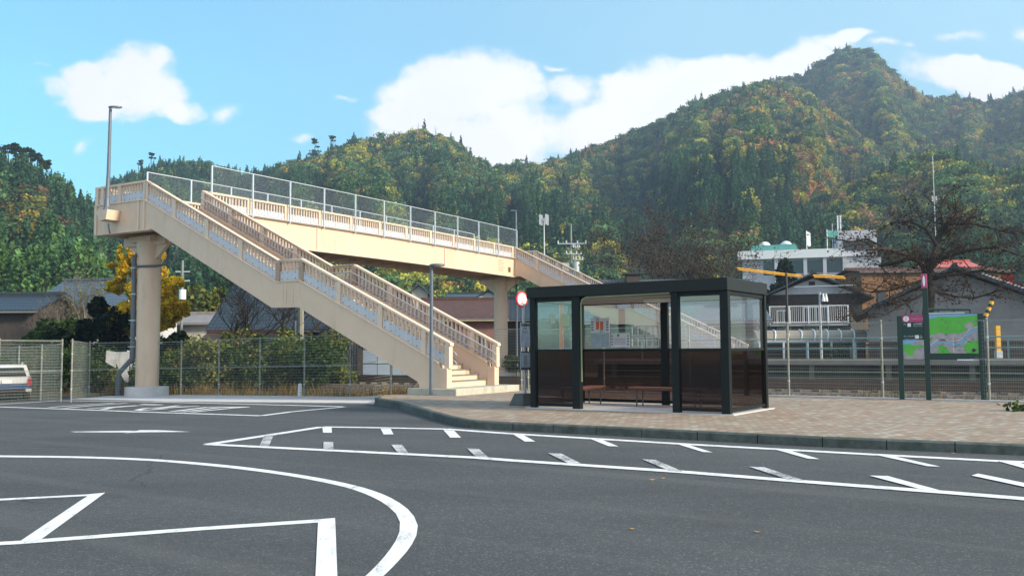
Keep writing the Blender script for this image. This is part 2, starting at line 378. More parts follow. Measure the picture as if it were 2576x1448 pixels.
def text_mesh(txt, name, size, material, parent, M, align='CENTER', ext=.002):
    cu = bpy.data.curves.new(name, 'FONT'); cu.body = txt; cu.size = size; cu.align_x = align; cu.align_y = 'CENTER'; cu.extrude = ext
    ob = bpy.data.objects.new(name+'_src', cu); COL.objects.link(ob)
    bpy.context.view_layer.update()
    me = bpy.data.meshes.new_from_object(ob.evaluated_get(bpy.context.evaluated_depsgraph_get()))
    bpy.data.objects.remove(ob); bpy.data.curves.remove(cu)
    off = Matrix.Translation(-Vector(parent_loc(parent)))
    me.transform(off @ M); me.materials.clear(); me.materials.append(material); me.name = name
    o = bpy.data.objects.new(name, me); COL.objects.link(o); o.parent = parent; return o

# ------------------------------------------------------------------ SETTING: ground sheets
def grid_sheet(name, xs, ys, zf, material, keep=None):
    m = MB(); nx = len(xs); m.v = [(x, y, zf(x, y)) for y in ys for x in xs]
    for j in range(len(ys)-1):
        for i in range(nx-1):
            if keep is None or keep((xs[i]+xs[i+1])/2, (ys[j]+ys[j+1])/2): m.f.append((j*nx+i, j*nx+i+1, (j+1)*nx+i+1, (j+1)*nx+i))
    return struct(m.build(name, material))
def lin(a, b, n): return [a+(b-a)*i/(n-1) for i in range(n)]
# ground reaching the horizon (below the car park; rises to rail-yard level behind the fence)
FA = [(-24.0, 25.0), (-16.2, 33.2), (-15.6, 32.7), (-16.9, 37.6), (-13.5, 37.2), (-5.2, 31.6), (-4.3, 33.0), (.52, 30.95), (12.6, 22.3), (40, 2.9)]
def fence_y(x):
    P = [(-60, 58), (-16.9, 38.3), (-13.5, 37.2), (-5.2, 31.75), (-4.3, 33.2), (.52, 31.1), (12.6, 22.5), (60, -11)]
    for a, b in zip(P, P[1:]):
        if a[0] <= x <= b[0]: return a[1]+(b[1]-a[1])*(x-a[0])/(b[0]-a[0])
    return 60 if x < 0 else -11
def ground_z(x, y):
    d = y-fence_y(x)
    n = .12*math.sin(x*.9+y*.5)+.08*math.sin(x*2.1-y*1.3)
    if d < .4: return -.62
    return -.30+.5*n*min(1, (d-.4)/3)
xs = [-3000, -1500, -600, -300, -150, -80]+lin(-60, 60, 121)+[80, 150, 300, 600, 1500, 3000]
ys = [-600, -200, -60]+lin(-20, 75, 96)+[90, 110, 140, 200, 400, 900, 1800, 3000]
grid_sheet('ground', xs, ys, lambda x, y: ground_z(x, y) if abs(x) <= 60 and -20 <= y <= 75 else -.35, GROUND)
# asphalt: slightly sloped sheet, cut along the fence
m = MB()
cols = lin(-60, 60, 121)
rows = 60
for x in cols:
    y1 = min(fence_y(x), 60)
    for j in range(rows): 
        y = -20+(y1-(-20))*j/(rows-1); m.v.append((x, y, gz(x, y)))
for i in range(len(cols)-1):
    for j in range(rows-1): m.f.append((i*rows+j, (i+1)*rows+j, (i+1)*rows+j+1, i*rows+j+1))
    a, b = i*rows+rows-1, (i+1)*rows+rows-1; k = len(m.v)
    m.v += [(m.v[a][0], m.v[a][1], -.8), (m.v[b][0], m.v[b][1], -.8)]; m.f.append((a, b, k+1, k))
struct(m.build('car_park_asphalt', ASPH))
# pavement (raised) and kerb
KT = [(-3.95, 26.6), (-3.62, 25.6), (-2.95, 24.1), (-2.3, 22.0), (-1.45, 19.3), (-.93, 17.98), (-.72, 17.75), (0.0, 17.2), (2.18, 15.78), (4.66, 14.05), (7.05, 12.78), (14, 8.9), (40, -6)]
KT = [(x*1.004, y) for x, y in KT]
back = [(40, 3.2), (12.6, 22.75), (.52, 31.3), (-.9, 31.6), (-3.9, 28.2)]
m = MB(); n = len(KT)
inner = []
for i, (x, y) in enumerate(KT):
    a = KT[max(i-1, 0)]; b = KT[min(i+1, n-1)]; d = Vector((b[0]-a[0], b[1]-a[1])).normalized(); nrm = Vector((-d.y, d.x)); nrm = -nrm if nrm.y < 0 else nrm
    if i < 4 and nrm.x < 0: nrm = -nrm
    inner.append((x+nrm.x*.15, y+nrm.y*.15))
poly = inner+back
m.add([(x, y, PAVE-.004) for x, y in poly]+[(x, y, -.7) for x, y in poly], [tuple(range(len(poly)))]+[(i, i+len(poly), (i+1) % len(poly)+len(poly), (i+1) % len(poly)) for i in range(len(poly))])
pv = fixn(struct(m.build('pavement', PAVEM)))
m = MB()
def along(P, step):
    out = []
    for a, b in zip(P, P[1:]):
        L = math.dist(a, b); k = max(1, round(L/step))
        for i in range(k): out.append((a[0]+(b[0]-a[0])*i/k, a[1]+(b[1]-a[1])*i/k))
    return out+[P[-1]]
ko, ki = [], []
for i in range(n-1):
    L = math.dist(KT[i], KT[i+1]); k = max(1, round(L/1.0))
    for j in range(k):
        f0, f1 = (j+.008)/k, (j+1-.008)/k
        lp = lambda P, Q, f: (P[0]+(Q[0]-P[0])*f, P[1]+(Q[1]-P[1])*f)
        a, b, c, d = lp(KT[i], KT[i+1], f0), lp(KT[i], KT[i+1], f1), lp(inner[i], inner[i+1], f1), lp(inner[i], inner[i+1], f0)
        h = PAVE+random.uniform(-.002, .003)
        sh = lambda p, q: (p[0]+(q[0]-p[0])*.16, p[1]+(q[1]-p[1])*.16)
        m.add([(*a, -.5), (*b, -.5), (*c, -.5), (*d, -.5), (*a, h-.025), (*b, h-.025), (*sh(b, c), h), (*sh(a, d), h), (*c, h), (*d, h)],
              [(0, 1, 5, 4), (4, 5, 6, 7), (7, 6, 8, 9), (1, 2, 8, 6, 5), (0, 4, 7, 9, 3), (2, 3, 9, 8)])
m.add([(KT[0][0], KT[0][1], -.5), (-3.9, 28.2, -.5), (-3.9, 28.2, PAVE), (KT[0][0], KT[0][1], PAVE)], [(0, 1, 2, 3)])
fixn(struct(m.build('kerb', KERB)))
rdl = random.Random(4)
for i, (px, py) in enumerate(((1640, 1208), (1905, 1340), (1668, 1204), (2398, 1141), (1590, 1332))):
    g_ = G(px, py); m = MB(); a = rdl.uniform(0, 6); q = [(.034*math.cos(a+k*1.57)*(1 if k % 2 else .5), .034*math.sin(a+k*1.57)*(1 if k % 2 else .5)) for k in range(4)]
    m.prism(q, lambda u, v, d: (g_[0]+u, g_[1]+v, g_[2]+d+.3*abs(u)), .006, .009); tag(m.build('fallen_leaf', mat('fallen leaf', (.42, .22, .05), .7)), ['small dry leaf just below the hatched island lines, left of its close neighbour', 'small dry leaf on open asphalt at the lower right centre', 'small dry leaf just below the hatched island lines, right of its close neighbour', 'small dry leaf in the gutter below the kerb at right', 'small dry leaf on open asphalt at the lower centre'][i], 'leaf', 'fallen leaves on the asphalt')
# pale concrete strip under the bridge and along the fence
m = MB()
top = [(-16.6, 38.0), (-13.6, 37.45), (-10, 35.1), (-5.25, 31.9), (-4.3, 33.3), (-.9, 31.6)]
bot = [G(178, 1004.7)[:2], G(306, 1007)[:2], G(408, 1010.6)[:2], G(560, 1012)[:2], G(700, 1013)[:2], G(941, 1015.5)[:2]]
NB = 24
def polyl(P, f):
    f *= len(P)-1; i = min(int(f), len(P)-2); f -= i
    return (P[i][0]+(P[i+1][0]-P[i][0])*f, P[i][1]+(P[i+1][1]-P[i][1])*f)
for i in range(NB+1):
    a, b = polyl(bot, i/NB), polyl(top, i/NB)
    for j in range(6):
        x = a[0]+(b[0]-a[0])*j/5; y = a[1]+(b[1]-a[1])*j/5; m.v.append((x, y, gz(x, y)+.03))
for i in range(NB):
    for j in range(5): m.f.append((i*6+j, (i+1)*6+j, (i+1)*6+j+1, i*6+j+1))
for i in range(NB):
    k = len(m.v); a, b = m.v[i*6], m.v[(i+1)*6]; m.v += [(a[0], a[1], a[2]-.1), (b[0], b[1], b[2]-.1)]; m.f.append((i*6, (i+1)*6, k+1, k))
struct(m.build('concrete_path', CONC))
# concrete edging under the right fence
m = MB(); A, Bq = Vector((.4, 31.2, 0)), Vector((14, 21.5, 0)); m.bar(A+Vector((0, 0, .12)), Bq+Vector((0, 0, .12)), .22, .10); struct(m.build('fence_kerb_edging', CONC))

# ------------------------------------------------------------------ road markings
DZ = [0]
def _dz(dz): DZ[0] = (DZ[0]+1) % 24; return dz+DZ[0]*.00025
def mark_poly(m, pts, dz=.004):
    dz = _dz(dz)
    # subdivide long quads so they follow the sloped sheet
    vs = [G(x, y) for x, y in pts]; m.add([(a, b, c+dz) for a, b, c in vs], [tuple(range(len(vs)))])
def mark_strip(m, A, Bp, dz=.004, sub=6):
    dz = _dz(dz)
    # strip between two edge polylines given point by point (in the photograph), laid on the asphalt
    for i in range(len(A)-1):
        for k in range(sub):
            q = []
            for (P, f) in ((A, k/sub), (A, (k+1)/sub), (Bp, (k+1)/sub), (Bp, k/sub)):
                x, y, z = G(P[i][0]+(P[i+1][0]-P[i][0])*f, P[i][1]+(P[i+1][1]-P[i][1])*f); q.append((x, y, z+dz))
            m.add(q, [(0, 1, 2, 3)])
def mark_line(m, pts, w, dz=.004):
    P = [Vector(G(x, y)[:2]) for x, y in pts]; base = dz
    for a, b in zip(P, P[1:]):
        dz = _dz(base); d = (b-a).normalized(); nn = Vector((-d.y, d.x))*w/2; k = max(1, int((b-a).length/1.0))
        for i in range(k):
            p, q = a+(b-a)*(i/k), a+(b-a)*((i+1)/k)
            m.add([(v.x, v.y, gz(v.x, v.y)+dz) for v in (p-nn, q-nn, q+nn, p+nn)], [(0, 1, 2, 3)])
zl = lambda P: [(x*.5, 972.5+y*.5) for x, y in P]
zr_ = lambda P: [(1288+x*.5, 972.5+y*.5) for x, y in P]
def resample(P, n):
    d = [0]
    for a, b in zip(P, P[1:]): d.append(d[-1]+math.dist(a, b))
    out = []
    for k in range(n):
        s = d[-1]*k/(n-1); i = max(j for j in range(len(d)) if d[j] <= s+1e-9); i = min(i, len(P)-2); f = (s-d[i])/(d[i+1]-d[i])
        out.append((P[i][0]+(P[i+1][0]-P[i][0])*f, P[i][1]+(P[i+1][1]-P[i][1])*f))
    return out
def smooth_pl(P, n=60):   # Catmull-Rom
    Q = [P[0]]+P+[P[-1]]; out = []
    for i in range(1, len(Q)-2):
        for k in range(8):
            t = k/8; a, b, c, d = Q[i-1], Q[i], Q[i+1], Q[i+2]
            out.append(tuple(.5*((2*b[j])+(-a[j]+c[j])*t+(2*a[j]-5*b[j]+4*c[j]-d[j])*t*t+(-a[j]+3*b[j]-3*c[j]+d[j])*t**3) for j in (0, 1)))
    out.append(P[-1]); return resample(out, n)
mk = MB(); outer = smooth_pl(zl([(-300, 341), (0, 345), (400, 350), (740, 362), (1000, 381), (1250, 406), (1500, 441), (1700, 477), (1850, 514), (1960, 556), (2040, 606), (2085, 655), (2102, 700), (2095, 748), (2060, 812), (2000, 882), (1930, 952), (1830, 1040)]))
inn = smooth_pl(zl([(-300, 350), (0, 354), (400, 359), (740, 372), (1000, 393), (1250, 420), (1480, 453), (1680, 492), (1800, 525), (1900, 568), (1965, 612), (2003, 655), (2014, 697), (2006, 742), (1982, 790), (1930, 860), (1842, 950), (1720, 1050)]))
mark_strip(mk, outer, inn, sub=1); struct(mk.build('curved_road_marking', PAINT))
mk = MB()
mark_strip(mk, zl([(-200, 573), (440, 541.5)]), zl([(-200, 583), (432, 550)])); mark_poly(mk, zl([(440, 541.5), (530, 533), (440, 549.5), (432, 550)]))
mark_poly(mk, zl([(440, 549.8), (530, 533.2), (205, 770), (105, 775)]), .0045)
mark_strip(mk, zl([(-200, 793), (105, 775), (1000, 707), (1595, 668)]), zl([(-200, 809), (105, 792), (1000, 724), (1600, 684)]))
mark_poly(mk, zl([(1595, 668), (1685, 661), (1687, 684), (1600, 684)])); mark_strip(mk, zl([(1600, 684), (1587, 952), (1580, 1100)]), zl([(1687, 684), (1697, 952), (1703, 1100)]), sub=3)
struct(mk.build('parking_bay_marking', PAINT))
mk = MB()
up = zl([(1045, 290), (1370, 241), (1622, 202), (2240, 213)])+zr_([(0, 237), (900, 291), (1840, 343), (2450, 375), (2900, 392)])
lo = zl([(1045, 290), (1300, 303), (1640, 320), (2400, 358)])+zr_([(0, 372), (860, 430), (1480, 480), (2160, 532), (2900, 592)])
mark_line(mk, up, .22); mark_line(mk, lo, .22); struct(mk.build('bus_lane_island_marking', PAINT))
mk = MB(); mw = MB()
for P in ([(1622, 205), (1668, 203), (1670, 232), (1625, 232)], [(1330, 246), (1378, 240), (1352, 300), (1305, 298)]): mark_poly(mk if P[0][0] > 1500 else mw, zl(P), .008)
for P in ([(1915, 212), (1965, 212), (1980, 240), (1930, 241)], [(2230, 218), (2285, 222), (2320, 257), (2265, 257)]): mark_poly(mk, zl(P), .008)
for P in ([(0, 237), (50, 240), (118, 277), (65, 277)], [(385, 260), (440, 262), (537, 302), (485, 300)], [(815, 285), (870, 288), (1010, 332), (960, 330)], [(1305, 312), (1375, 315), (1548, 366), (1490, 364)], [(1815, 341), (1900, 346), (2155, 404), (2090, 402)], [(2440, 374), (2540, 380), (2700, 425), (2620, 425)]): mark_poly(mk, zr_(P), .008)
for P in ([(1628, 278), (1676, 280), (1678, 318), (1625, 318)], [(1968, 293), (2022, 293), (2055, 334), (2000, 332)], [(2350, 312), (2410, 315), (2455, 356), (2395, 355)]): mark_poly(mw, zl(P), .008)
for P in ([(180, 336), (248, 338), (345, 388), (280, 386)], [(655, 367), (722, 370), (862, 430), (790, 425)], [(1192, 405), (1270, 408), (1475, 476), (1390, 470)]): mark_poly(mw, zr_(P), .008)
for P in ([(1797, 450), (1890, 452), (2165, 528), (2060, 520)], [(2312, 450), (2345, 440), (2650, 502), (2600, 512)]): mark_poly(mk, zr_(P), .008)
struct(mk.build('island_tick_marking', PAINT)); struct(mw.build('worn_island_tick_marking', WORN))
mk = MB()
mark_line(mk, [(-60, 1020.5), (155, 1007.6), (330, 1010), (657, 1017.5), (862, 1022.8)], .2)
mark_line(mk, [(-60, 1021.5), (0, 1023.5), (330, 1035), (657, 1045.2), (735, 1035), (866, 1023)], .2)
struct(mk.build('striped_bay_outline_marking', PAINT))
mk = MB(); z5 = lambda P: [(x*.2551, 722.8+y*.2551) for x, y in P]
for P in ([(480, 1182), (780, 1160), (1130, 1137)], [(630, 1190), (900, 1165), (1250, 1140)], [(860, 1195), (1350, 1163)], [(1390, 1150), (1600, 1157), (1350, 1165), (1100, 1185), (1010, 1203)],
          [(1350, 1207), (1450, 1190), (1960, 1170)], [(1380, 1215), (1640, 1197)], [(1550, 1190), (1760, 1165)], [(1500, 1200), (1700, 1185), (1960, 1170)], [(1690, 1225), (2050, 1180), (2450, 1180)], [(1790, 1228), (2150, 1187), (2450, 1180)], [(1890, 1230), (2300, 1190), (2450, 1180)], [(1350, 1207), (1420, 1214)]):
    mark_line(mk, z5(P), .2, .0045)
struct(mk.build('painted_road_lettering', PAINT))
mk = MB(); mark_poly(mk, [(176, 1085.3), (310, 1083.2), (345, 1083.2), (312, 1087.2), (190, 1086.6)]); mark_poly(mk, [(345, 1083.2), (350, 1081.6), (400, 1081.6), (480, 1085.8), (400, 1086.6), (350, 1087), (312, 1088.9), (320, 1086.6), (330, 1085)])
struct(mk.build('painted_arrow', PAINT))

# ------------------------------------------------------------------ FOOTBRIDGE
fb = thing('footbridge', BR(8, 1.4, -.15), 'cream painted steel pedestrian footbridge with stairs crossing above the railway', 'footbridge')
def rail_z(t):
    if t <= T1: return ZR+(Z1-ZR)*t/T1
    if t <= T2: return Z1
    if t <= T3: return Z1+(Z3-Z1)*(t-T2)/(T3-T2)
    return Z3
LED = .78
def railing(stops, fn, zf, e_screen, cap=.19, name='top_rail', top_pts=None, nb=None, e_post=0.):
    """posts at the stops, a baluster panel between each pair, acrylic screens and a capping rail"""
    mp = MB()
    for s in stops:
        MB()  # each post its own part
        p = MB().box(s-.09, s+.09, -.09, .09, zf(s)-LED-.02, zf(s)-.07, fn); p.build('railing_post', CREAM_L, fb)
    for a, b in zip(stops, stops[1:]):
        za, zb = zf(a+.001), zf(b-.001); L = b-a; k = nb or max(2, round((L-.18)/.165)); pan = MB(); scr = MB(); blt = MB()
        zl_ = lambda s: za+(zb-za)*(s-a)/L
        for i in range(k):
            s = a+.09+(L-.18)*(i+.5)/k; z = zl_(s)
            pan.box(s-.026, s+.026, -.035, .035, z-LED, z-.08, fn)
        for q, hh in ((LED-.035, .05),):
            pan.sbox(a+.09, b-.09, -.045, .045, zl_(a+.09)-q-hh/2, zl_(a+.09)-q+hh/2, zl_(b-.09)-q-hh/2, zl_(b-.09)-q+hh/2, fn)
        po = pan.build('baluster_panel', CREAM_L, fb)
        for i in range(0, k, 2):
            s0 = a+.10+(L-.2)*i/k; s1 = a+.10+(L-.2)*min(i+2, k)/k-.012; e = e_screen+.004*((i//2) % 2)
            scr.sbox(s0, s1, e-.006, e+.006, zl_(s0)-LED+.06, zl_(s0)-LED+.375, zl_(s1)-LED+.06, zl_(s1)-LED+.375, fn)
            for hh in (.12, .33):
                s = (s0+s1)/2; z = zl_(s)-LED+hh; blt.box(s-.02, s+.02, e-.02, e+.02, z-.016, z+.016, fn)
        na_ = len(scr.f); scr.add(blt.v, blt.f); so_ = scr.build('acrylic_screen', ACRYL, po); so_.data.materials.append(BOLT); so_.data.polygons.foreach_set('material_index', [0]*na_+[1]*(len(scr.f)-na_))
    P = top_pts or [(stops[0]-.1, zf(stops[0])), (stops[-1]+.1, zf(stops[-1]))]
    tp = MB()
    for (a, za), (b, zb) in zip(P, P[1:]):
        tp.sbox(a, b, -cap/2, cap/2, za-.09, za, zb-.09, zb, fn)
    tp.build(name, CREAM_L, fb, bevel=.012)
fl_top = [(-.12, ZR-.03), (T1, Z1), (T2, Z1), (T3, Z3)]
def lin_stops(a, b, n): return [a+(b-a)*i/n for i in range(n+1)]
def flight(o0, first):
    o1 = o0+W_
    ss = [.02, .9, 2.6, 4.33, T1]; su = [T2, 8.88, 10.64, 12.42, T3-.05]
    for o, e in ((o0+.125, -.055), (o1-.125, .055)):
        fn = lambda s, e_, z, o=o: BR(s, o+e_, z)
        railing(ss, fn, rail_z, e, top_pts=fl_top); 
        railing([T1, T2], fn, rail_z, e, top_pts=[(T1+.01, Z1-.003), (T2-.01, Z1-.003)], nb=5)
        railing(su, fn, rail_z, e, top_pts=[(T2+.02, Z1+.003), (T3-.4, rail_z(T3-.4)-.004)])
        # stringer plate girder
        prof = [(0, .2), (0, .79), (.28, .79), (.30, ZR-LED+.475*.30), (T1, Z1-LED), (T2, Z1-LED), (T3+.0, Z3-LED), (T3+.0, ZB), (13.64, ZB), (7.297, 2.83), (6.05, 2.81), (1.115, .40), (1.03, .30), (1.02, .2)]
        oo = o-.125
        st_m = MB().prism(prof, lambda u, v, d: BR(u, d, v), oo+.012, oo+.238)
        lg = MB()
        for a, b in ((.3, T1), (T1, T2), (T2, T3)):
            za, zb = rail_z(a+1e-4)-LED, rail_z(b-1e-4)-LED
            lg.sbox(a, b, oo-.03, oo+.28, za, za+.035, zb, zb+.035, BR)
        lg.build('ledge', CREAM_L, fb)
        ped = MB().box(-.02, .27, oo-.005, oo+.255, .2, .80, BR); ped.build('pedestal', CREAM, fb, bevel=.015)
        pl = st_m
        for k in range(13):
            for c in range(2 if k % 1 == 0 else 1):
                t = T1+.30+.16*c; z = 2.95+.052*k; pl.box(t-.014, t+.014, oo-.004, oo+.014, z-.012, z+.012, BR)
                t = T2-.30-.16*c; pl.box(t-.014, t+.014, oo-.004, oo+.014, z-.012, z+.012, BR)
        fixn(pl.build('stringer_girder', CREAM, fb))
    # stairs: risers/treads and soffit
    def steps(t0, t1, za, zb, n):
        P = []
        for k in range(n):
            t = t0+(t1-t0)*k/n; z = za+(zb-za)*(k+1)/n; P += [(t, z-(zb-za)/n), (t, z)]
        P += [(t1, zb), (t1, zb-.25), (t0+.3, za-.12 if za > 1 else .2), ]
        fixn(MB().prism(P, lambda u, v, d: BR(u, d, v), o0+.24, o1-.24).build('stair_flight', CREAM, fb))
        ed = MB()
        for k in range(n):
            t = t0+(t1-t0)*k/n; z = za+(zb-za)*(k+1)/n; ed.box(t-.025, t+(t1-t0)/n-.002, o0+.245, o1-.245, z-.004, z+.022, BR)
        ed.build('tread_surface', TREAD, fb)
    steps(.32, T1, .2, 3.17, 18); steps(T2, T3, 3.17, 6.62, 21)
    MB().box(T1, T2, o0+.24, o1-.24, 2.9, 3.17, BR).build('mid_landing_floor', FLOOR, fb)
    for o, sg in ((o0+.36, 1), (o1-.36, -1)):
        for dz in (.30, .56):
            m = MB(); P = [(-.12, ZR-dz-.10), (-.05, ZR-dz-.02), (T1, Z1-dz), (T2, Z1-dz), (T3-.1, rail_z(T3-.1)-dz)]
            m.tube([BR(a, o, b) for a, b in P], .024, 8)
            t = .3
            while t < T3:
                z = rail_z(t)-dz; m.bar(BR(t, o, z-.02), BR(t, o-sg*.16, z-.07), .02, .02); t += .88
            m.build('handrail', RAILP, fb, smooth=True)
    base = MB().box(-.55, 1.25, o0-.30, o1+.42, -.05, .2, BR)
    base.build('concrete_footing', STONE, fb, bevel=.02)
flight(0, True); flight(W_+L_, False)
OE = 2*W_+L_
# landings and deck: side rails
fo = lambda s, e, z: BR(s, .125+e, z); fz = lambda s: Z3
railing([T3+.02, 15.65, 16.72, T4-.1], fo, fz, -.055, top_pts=[(T3-.35, rail_z(T3-.35)), (T3, Z3), (T4+.0, Z3)])
fo2 = lambda s, e, z: BR(s, OE-.125+e, z)
railing([T3+.02, 15.6, T4-.1], fo2, fz, .055, top_pts=[(T3-.35, rail_z(T3-.35)), (T3, Z3), (T4+.0, Z3)])
CAMB = lambda s: Z3+.07*math.sin(math.pi*min(1, max(0, (s-W_)/L_)))
dk = lin_stops(W_+.12, W_+L_-.12, 11)
fd = lambda s, e, z: BR(T3+.11-e, s, z)
railing([s for s in dk], fd, CAMB, .055, top_pts=[(s, CAMB(s)) for s in [W_]+dk[1:-1]+[W_+L_]])
fe = lambda s, e, z: BR(T4-.11+e, s, z)
be = [.12]+lin_stops(1.6, OE-.12, 14)
railing(be, fe, CAMB, .055, top_pts=[(s, CAMB(s)) for s in [0.02]+be[1:-1]+[OE-.02]])
# girders
m = MB()
ds = lin_stops(W_-.25, W_+L_+.25, 12)
for a, b in zip(ds, ds[1:]): m.sbox(a, b, 0, .05, ZB-.02+CAMB(a)-Z3, CAMB(a)-LED, ZB-.02+CAMB(b)-Z3, CAMB(b)-LED, lambda s, e, z: BR(T3+e, s, z))
dg = m
m = MB()
for a, b in zip(ds, ds[1:]): m.sbox(a, b, 0, .05, ZB-.02+CAMB(a)-Z3, CAMB(a)-LED, ZB-.02+CAMB(b)-Z3, CAMB(b)-LED, lambda s, e, z: BR(T4-.05+e, s, z))
m.build('deck_girder', CREAM, fb)
m = MB()
for a, b in zip(ds, ds[1:]):
    for zc, w0, w1 in ((ZB-.02, -.09, .2), (Z3-LED, -.10, .22)): m.sbox(a, b, w0, w1, zc+CAMB(a)-Z3-.03, zc+CAMB(a)-Z3+.012, zc+CAMB(b)-Z3-.03, zc+CAMB(b)-Z3+.012, lambda s, e, z: BR(T3+e, s, z))
m.build('girder_flange', CREAM_L, fb)
MB().box(T3+.05, T4-.05, .26, OE-.26, 6.42, 6.6, BR).build('deck_floor', FLOOR, fb)
m = MB()
for s in lin_stops(.5, OE-.5, 22): m.box(T3+.06, T4-.06, s-.05, s+.05, 6.15, 6.415, BR)
m.build('floor_crossbeam', CREAM, fb)
for s in (9.85, 20.3):   # splices: two rows of bolts beside a stiffener
    MB().box(T3-.05, T3-.001, s-.35, s-.25, ZB+.04, Z3-LED-.05, BR).build('girder_stiffener', CREAM_L, fb)
    m = dg
    for k in range(16):
        for c in (-.02, .14, .30, .46):
            z = ZB+.14+k*.062; m.box(T3-.014, T3+.01, s+c-.016, s+c+.016, z-.014, z+.014, BR)
dg.build('deck_girder', CREAM, fb)
MB().box(T3-.03, T3-.001, W_+L_-.75, W_+L_-.5, 6.25, 6.55, BR).build('nameplate', mat('bronze plate', (.10, .06, .05), .5), fb)
m = MB()
for k in range(9): m.box(T3-.006, T3+.002, W_+L_-1.95, W_+L_-1.95+.5+.35*((k*37) % 7)/7, 6.25+k*.085, 6.275+k*.085, BR)
m.build('girder_lettering', mat('faded lettering', (.35, .27, .20), .6), fb)
# near and far landing fronts
for o, sg in ((0, 1), (OE, -1)):
    MB().box(T3, T4, *sorted((o+sg*.012, o+sg*.25)), ZB, Z3-LED, BR).build('landing_girder', CREAM, fb)
    MB().box(T3, T4, *sorted((o-sg*.03, o+sg*.28)), Z3-LED, Z3-LED+.035, BR).build('ledge', CREAM_L, fb)
    MB().box(T3-.32, T4+.02, *sorted((o-sg*.06, o+sg*.30)), ZB-.035, ZB-.002, BR).build('landing_flange', CREAM, fb)
    for t in (T3+.0, T3+.34, 17.0): MB().box(t-.05, t+.05, *sorted((o-sg*.03, o+sg*.01)), ZB+.01, Z3-LED-.01, BR).build('girder_stiffener', CREAM_L, fb)
for o in (0, W_+L_):
    MB().box(T4-.05, T4, o+.25, o+W_-.25, ZB, Z3-LED-.002, BR).build('landing_end_girder', CREAM, fb)
for oc in (1.45, W_+L_+.8):
    c = BR(15.6, oc, 0); base = gz(c.x, c.y) if oc < 3 else -.4
    p = MB().cyl((c.x, c.y, base), (c.x, c.y, ZB-.35), .45, n=40).build('pillar', CREAM, fb, smooth=True)
    MB().cyl((c.x, c.y, base-.2), (c.x, c.y, base+.40), .83, n=48).build('pillar_plinth', CONC, fb, smooth=True, bevel=.02)
    hb = MB()
    for z0, z1, r0, r1 in ((5.2, 5.75, .46, .50),): hb.cyl((c.x, c.y, z0+PAVE), (c.x, c.y, z1+PAVE), r0, r1, n=24)
    hb.box(14.95, 16.25, oc-.5, oc+.5, 5.74, ZB-.05, BR); hb.box(14.4, T4-.2, oc-.2, oc+.2, 5.62, ZB-.04, BR)
    for sgn in (-1, 1): hb.add([tuple(BR(15.6+sgn*.4, oc-.08, 5.0)), tuple(BR(15.6+sgn*1.5, oc-.08, 5.85)), tuple(BR(15.6+sgn*.4, oc-.08, 5.85)), tuple(BR(15.6+sgn*.4, oc+.08, 5.0)), tuple(BR(15.6+sgn*1.5, oc+.08, 5.85)), tuple(BR(15.6+sgn*.4, oc+.08, 5.85))], [(0, 1, 2), (3, 5, 4), (0, 3, 4, 1), (1, 4, 5, 2), (2, 5, 3, 0)])
    hb.build('pillar_head', CREAM, fb)
    if oc < 3:
        dp = MB(); u = Vector((-.93, -.37, 0)).normalized(); q = Vector((c.x, c.y, 0))+u*.56
        low = base+.08
        dp.tube([(q.x+.5, q.y+.3, 5.6), (q.x+.15, q.y+.1, 5.45), (q.x, q.y, 5.3), (q.x, q.y, 1.35), (q.x-.02, q.y, 1.22), (q.x-.42, q.y-.12, .72), (q.x-.47, q.y-.13, .6), (q.x-.50, q.y-.14, low)], .095, 12)
        pipe = dp.build('drain_pipe', DARKPIPE, fb, smooth=True)
        for z in (1.7, 2.75, 3.8, 4.85): MB().cyl((q.x, q.y, z-.02), (q.x, q.y, z+.02), .12, n=12).bar((q.x-.16, q.y-.06, z), (q.x+.2, q.y+.08, z), .04, .035).build('pipe_clamp', STEEL_W, pipe)
        MB().tube([(c.x-.5, c.y-.2, 4.93), (c.x-.35, c.y-.42, 4.9), (c.x+.1, c.y-.52, 4.9), (c.x+.45, c.y-.38, 4.92), (c.x+.75, c.y-.2, 4.98), (c.x+.80, c.y-.15, 5.25), (c.x+.8, c.y-.1, 5.9)], .045, 8).build('drain_branch_pipe', DARKPIPE, fb, smooth=True)
# wire screens on both sides of the deck
for tt, s0, s1, h0 in ((T3-.14, W_+.16, W_+L_+.1, Z3-LED), (T4+.12, W_-.4, W_+L_+.2, Z3-.3)):
    n = 11; st = lin_stops(s0, s1, n); zt = lambda s: 8.98+CAMB(s)-Z3+.0
    for s in st: MB().box(tt-.03, tt+.03, s-.03, s+.03, h0-.08+CAMB(s)-Z3, zt(s), BR).build('screen_post', STEEL_W, fb)
    for a, b in zip(st, st[1:]):
        m = MB(); m.tube([BR(tt, a, zt(a)), BR(tt, b, zt(b))], .024, 6)
        m.tube([BR(tt, a, h0+.02+CAMB(a)-Z3), BR(tt, b, h0+.02+CAMB(b)-Z3)], .024, 6)
        m.build('screen_rail', STEEL_W, fb)
    m = MB(); s = s0
    fx = lambda x, y, z: BR(x, y, z)
    while s < s1:
        m.box(tt-.0009, tt+.0009, s-.0009, s+.0009, h0+CAMB(s)-Z3, zt(s), fx); s += .056
    for k in range(int((8.98-h0)/.056)):
        z = h0+.03+k*.056; m.sbox(tt-.0009, tt+.0009, s0, s1, z, z+.0018, z, z+.0018, BR)
    m.build('wire_mesh', STEEL, fb)

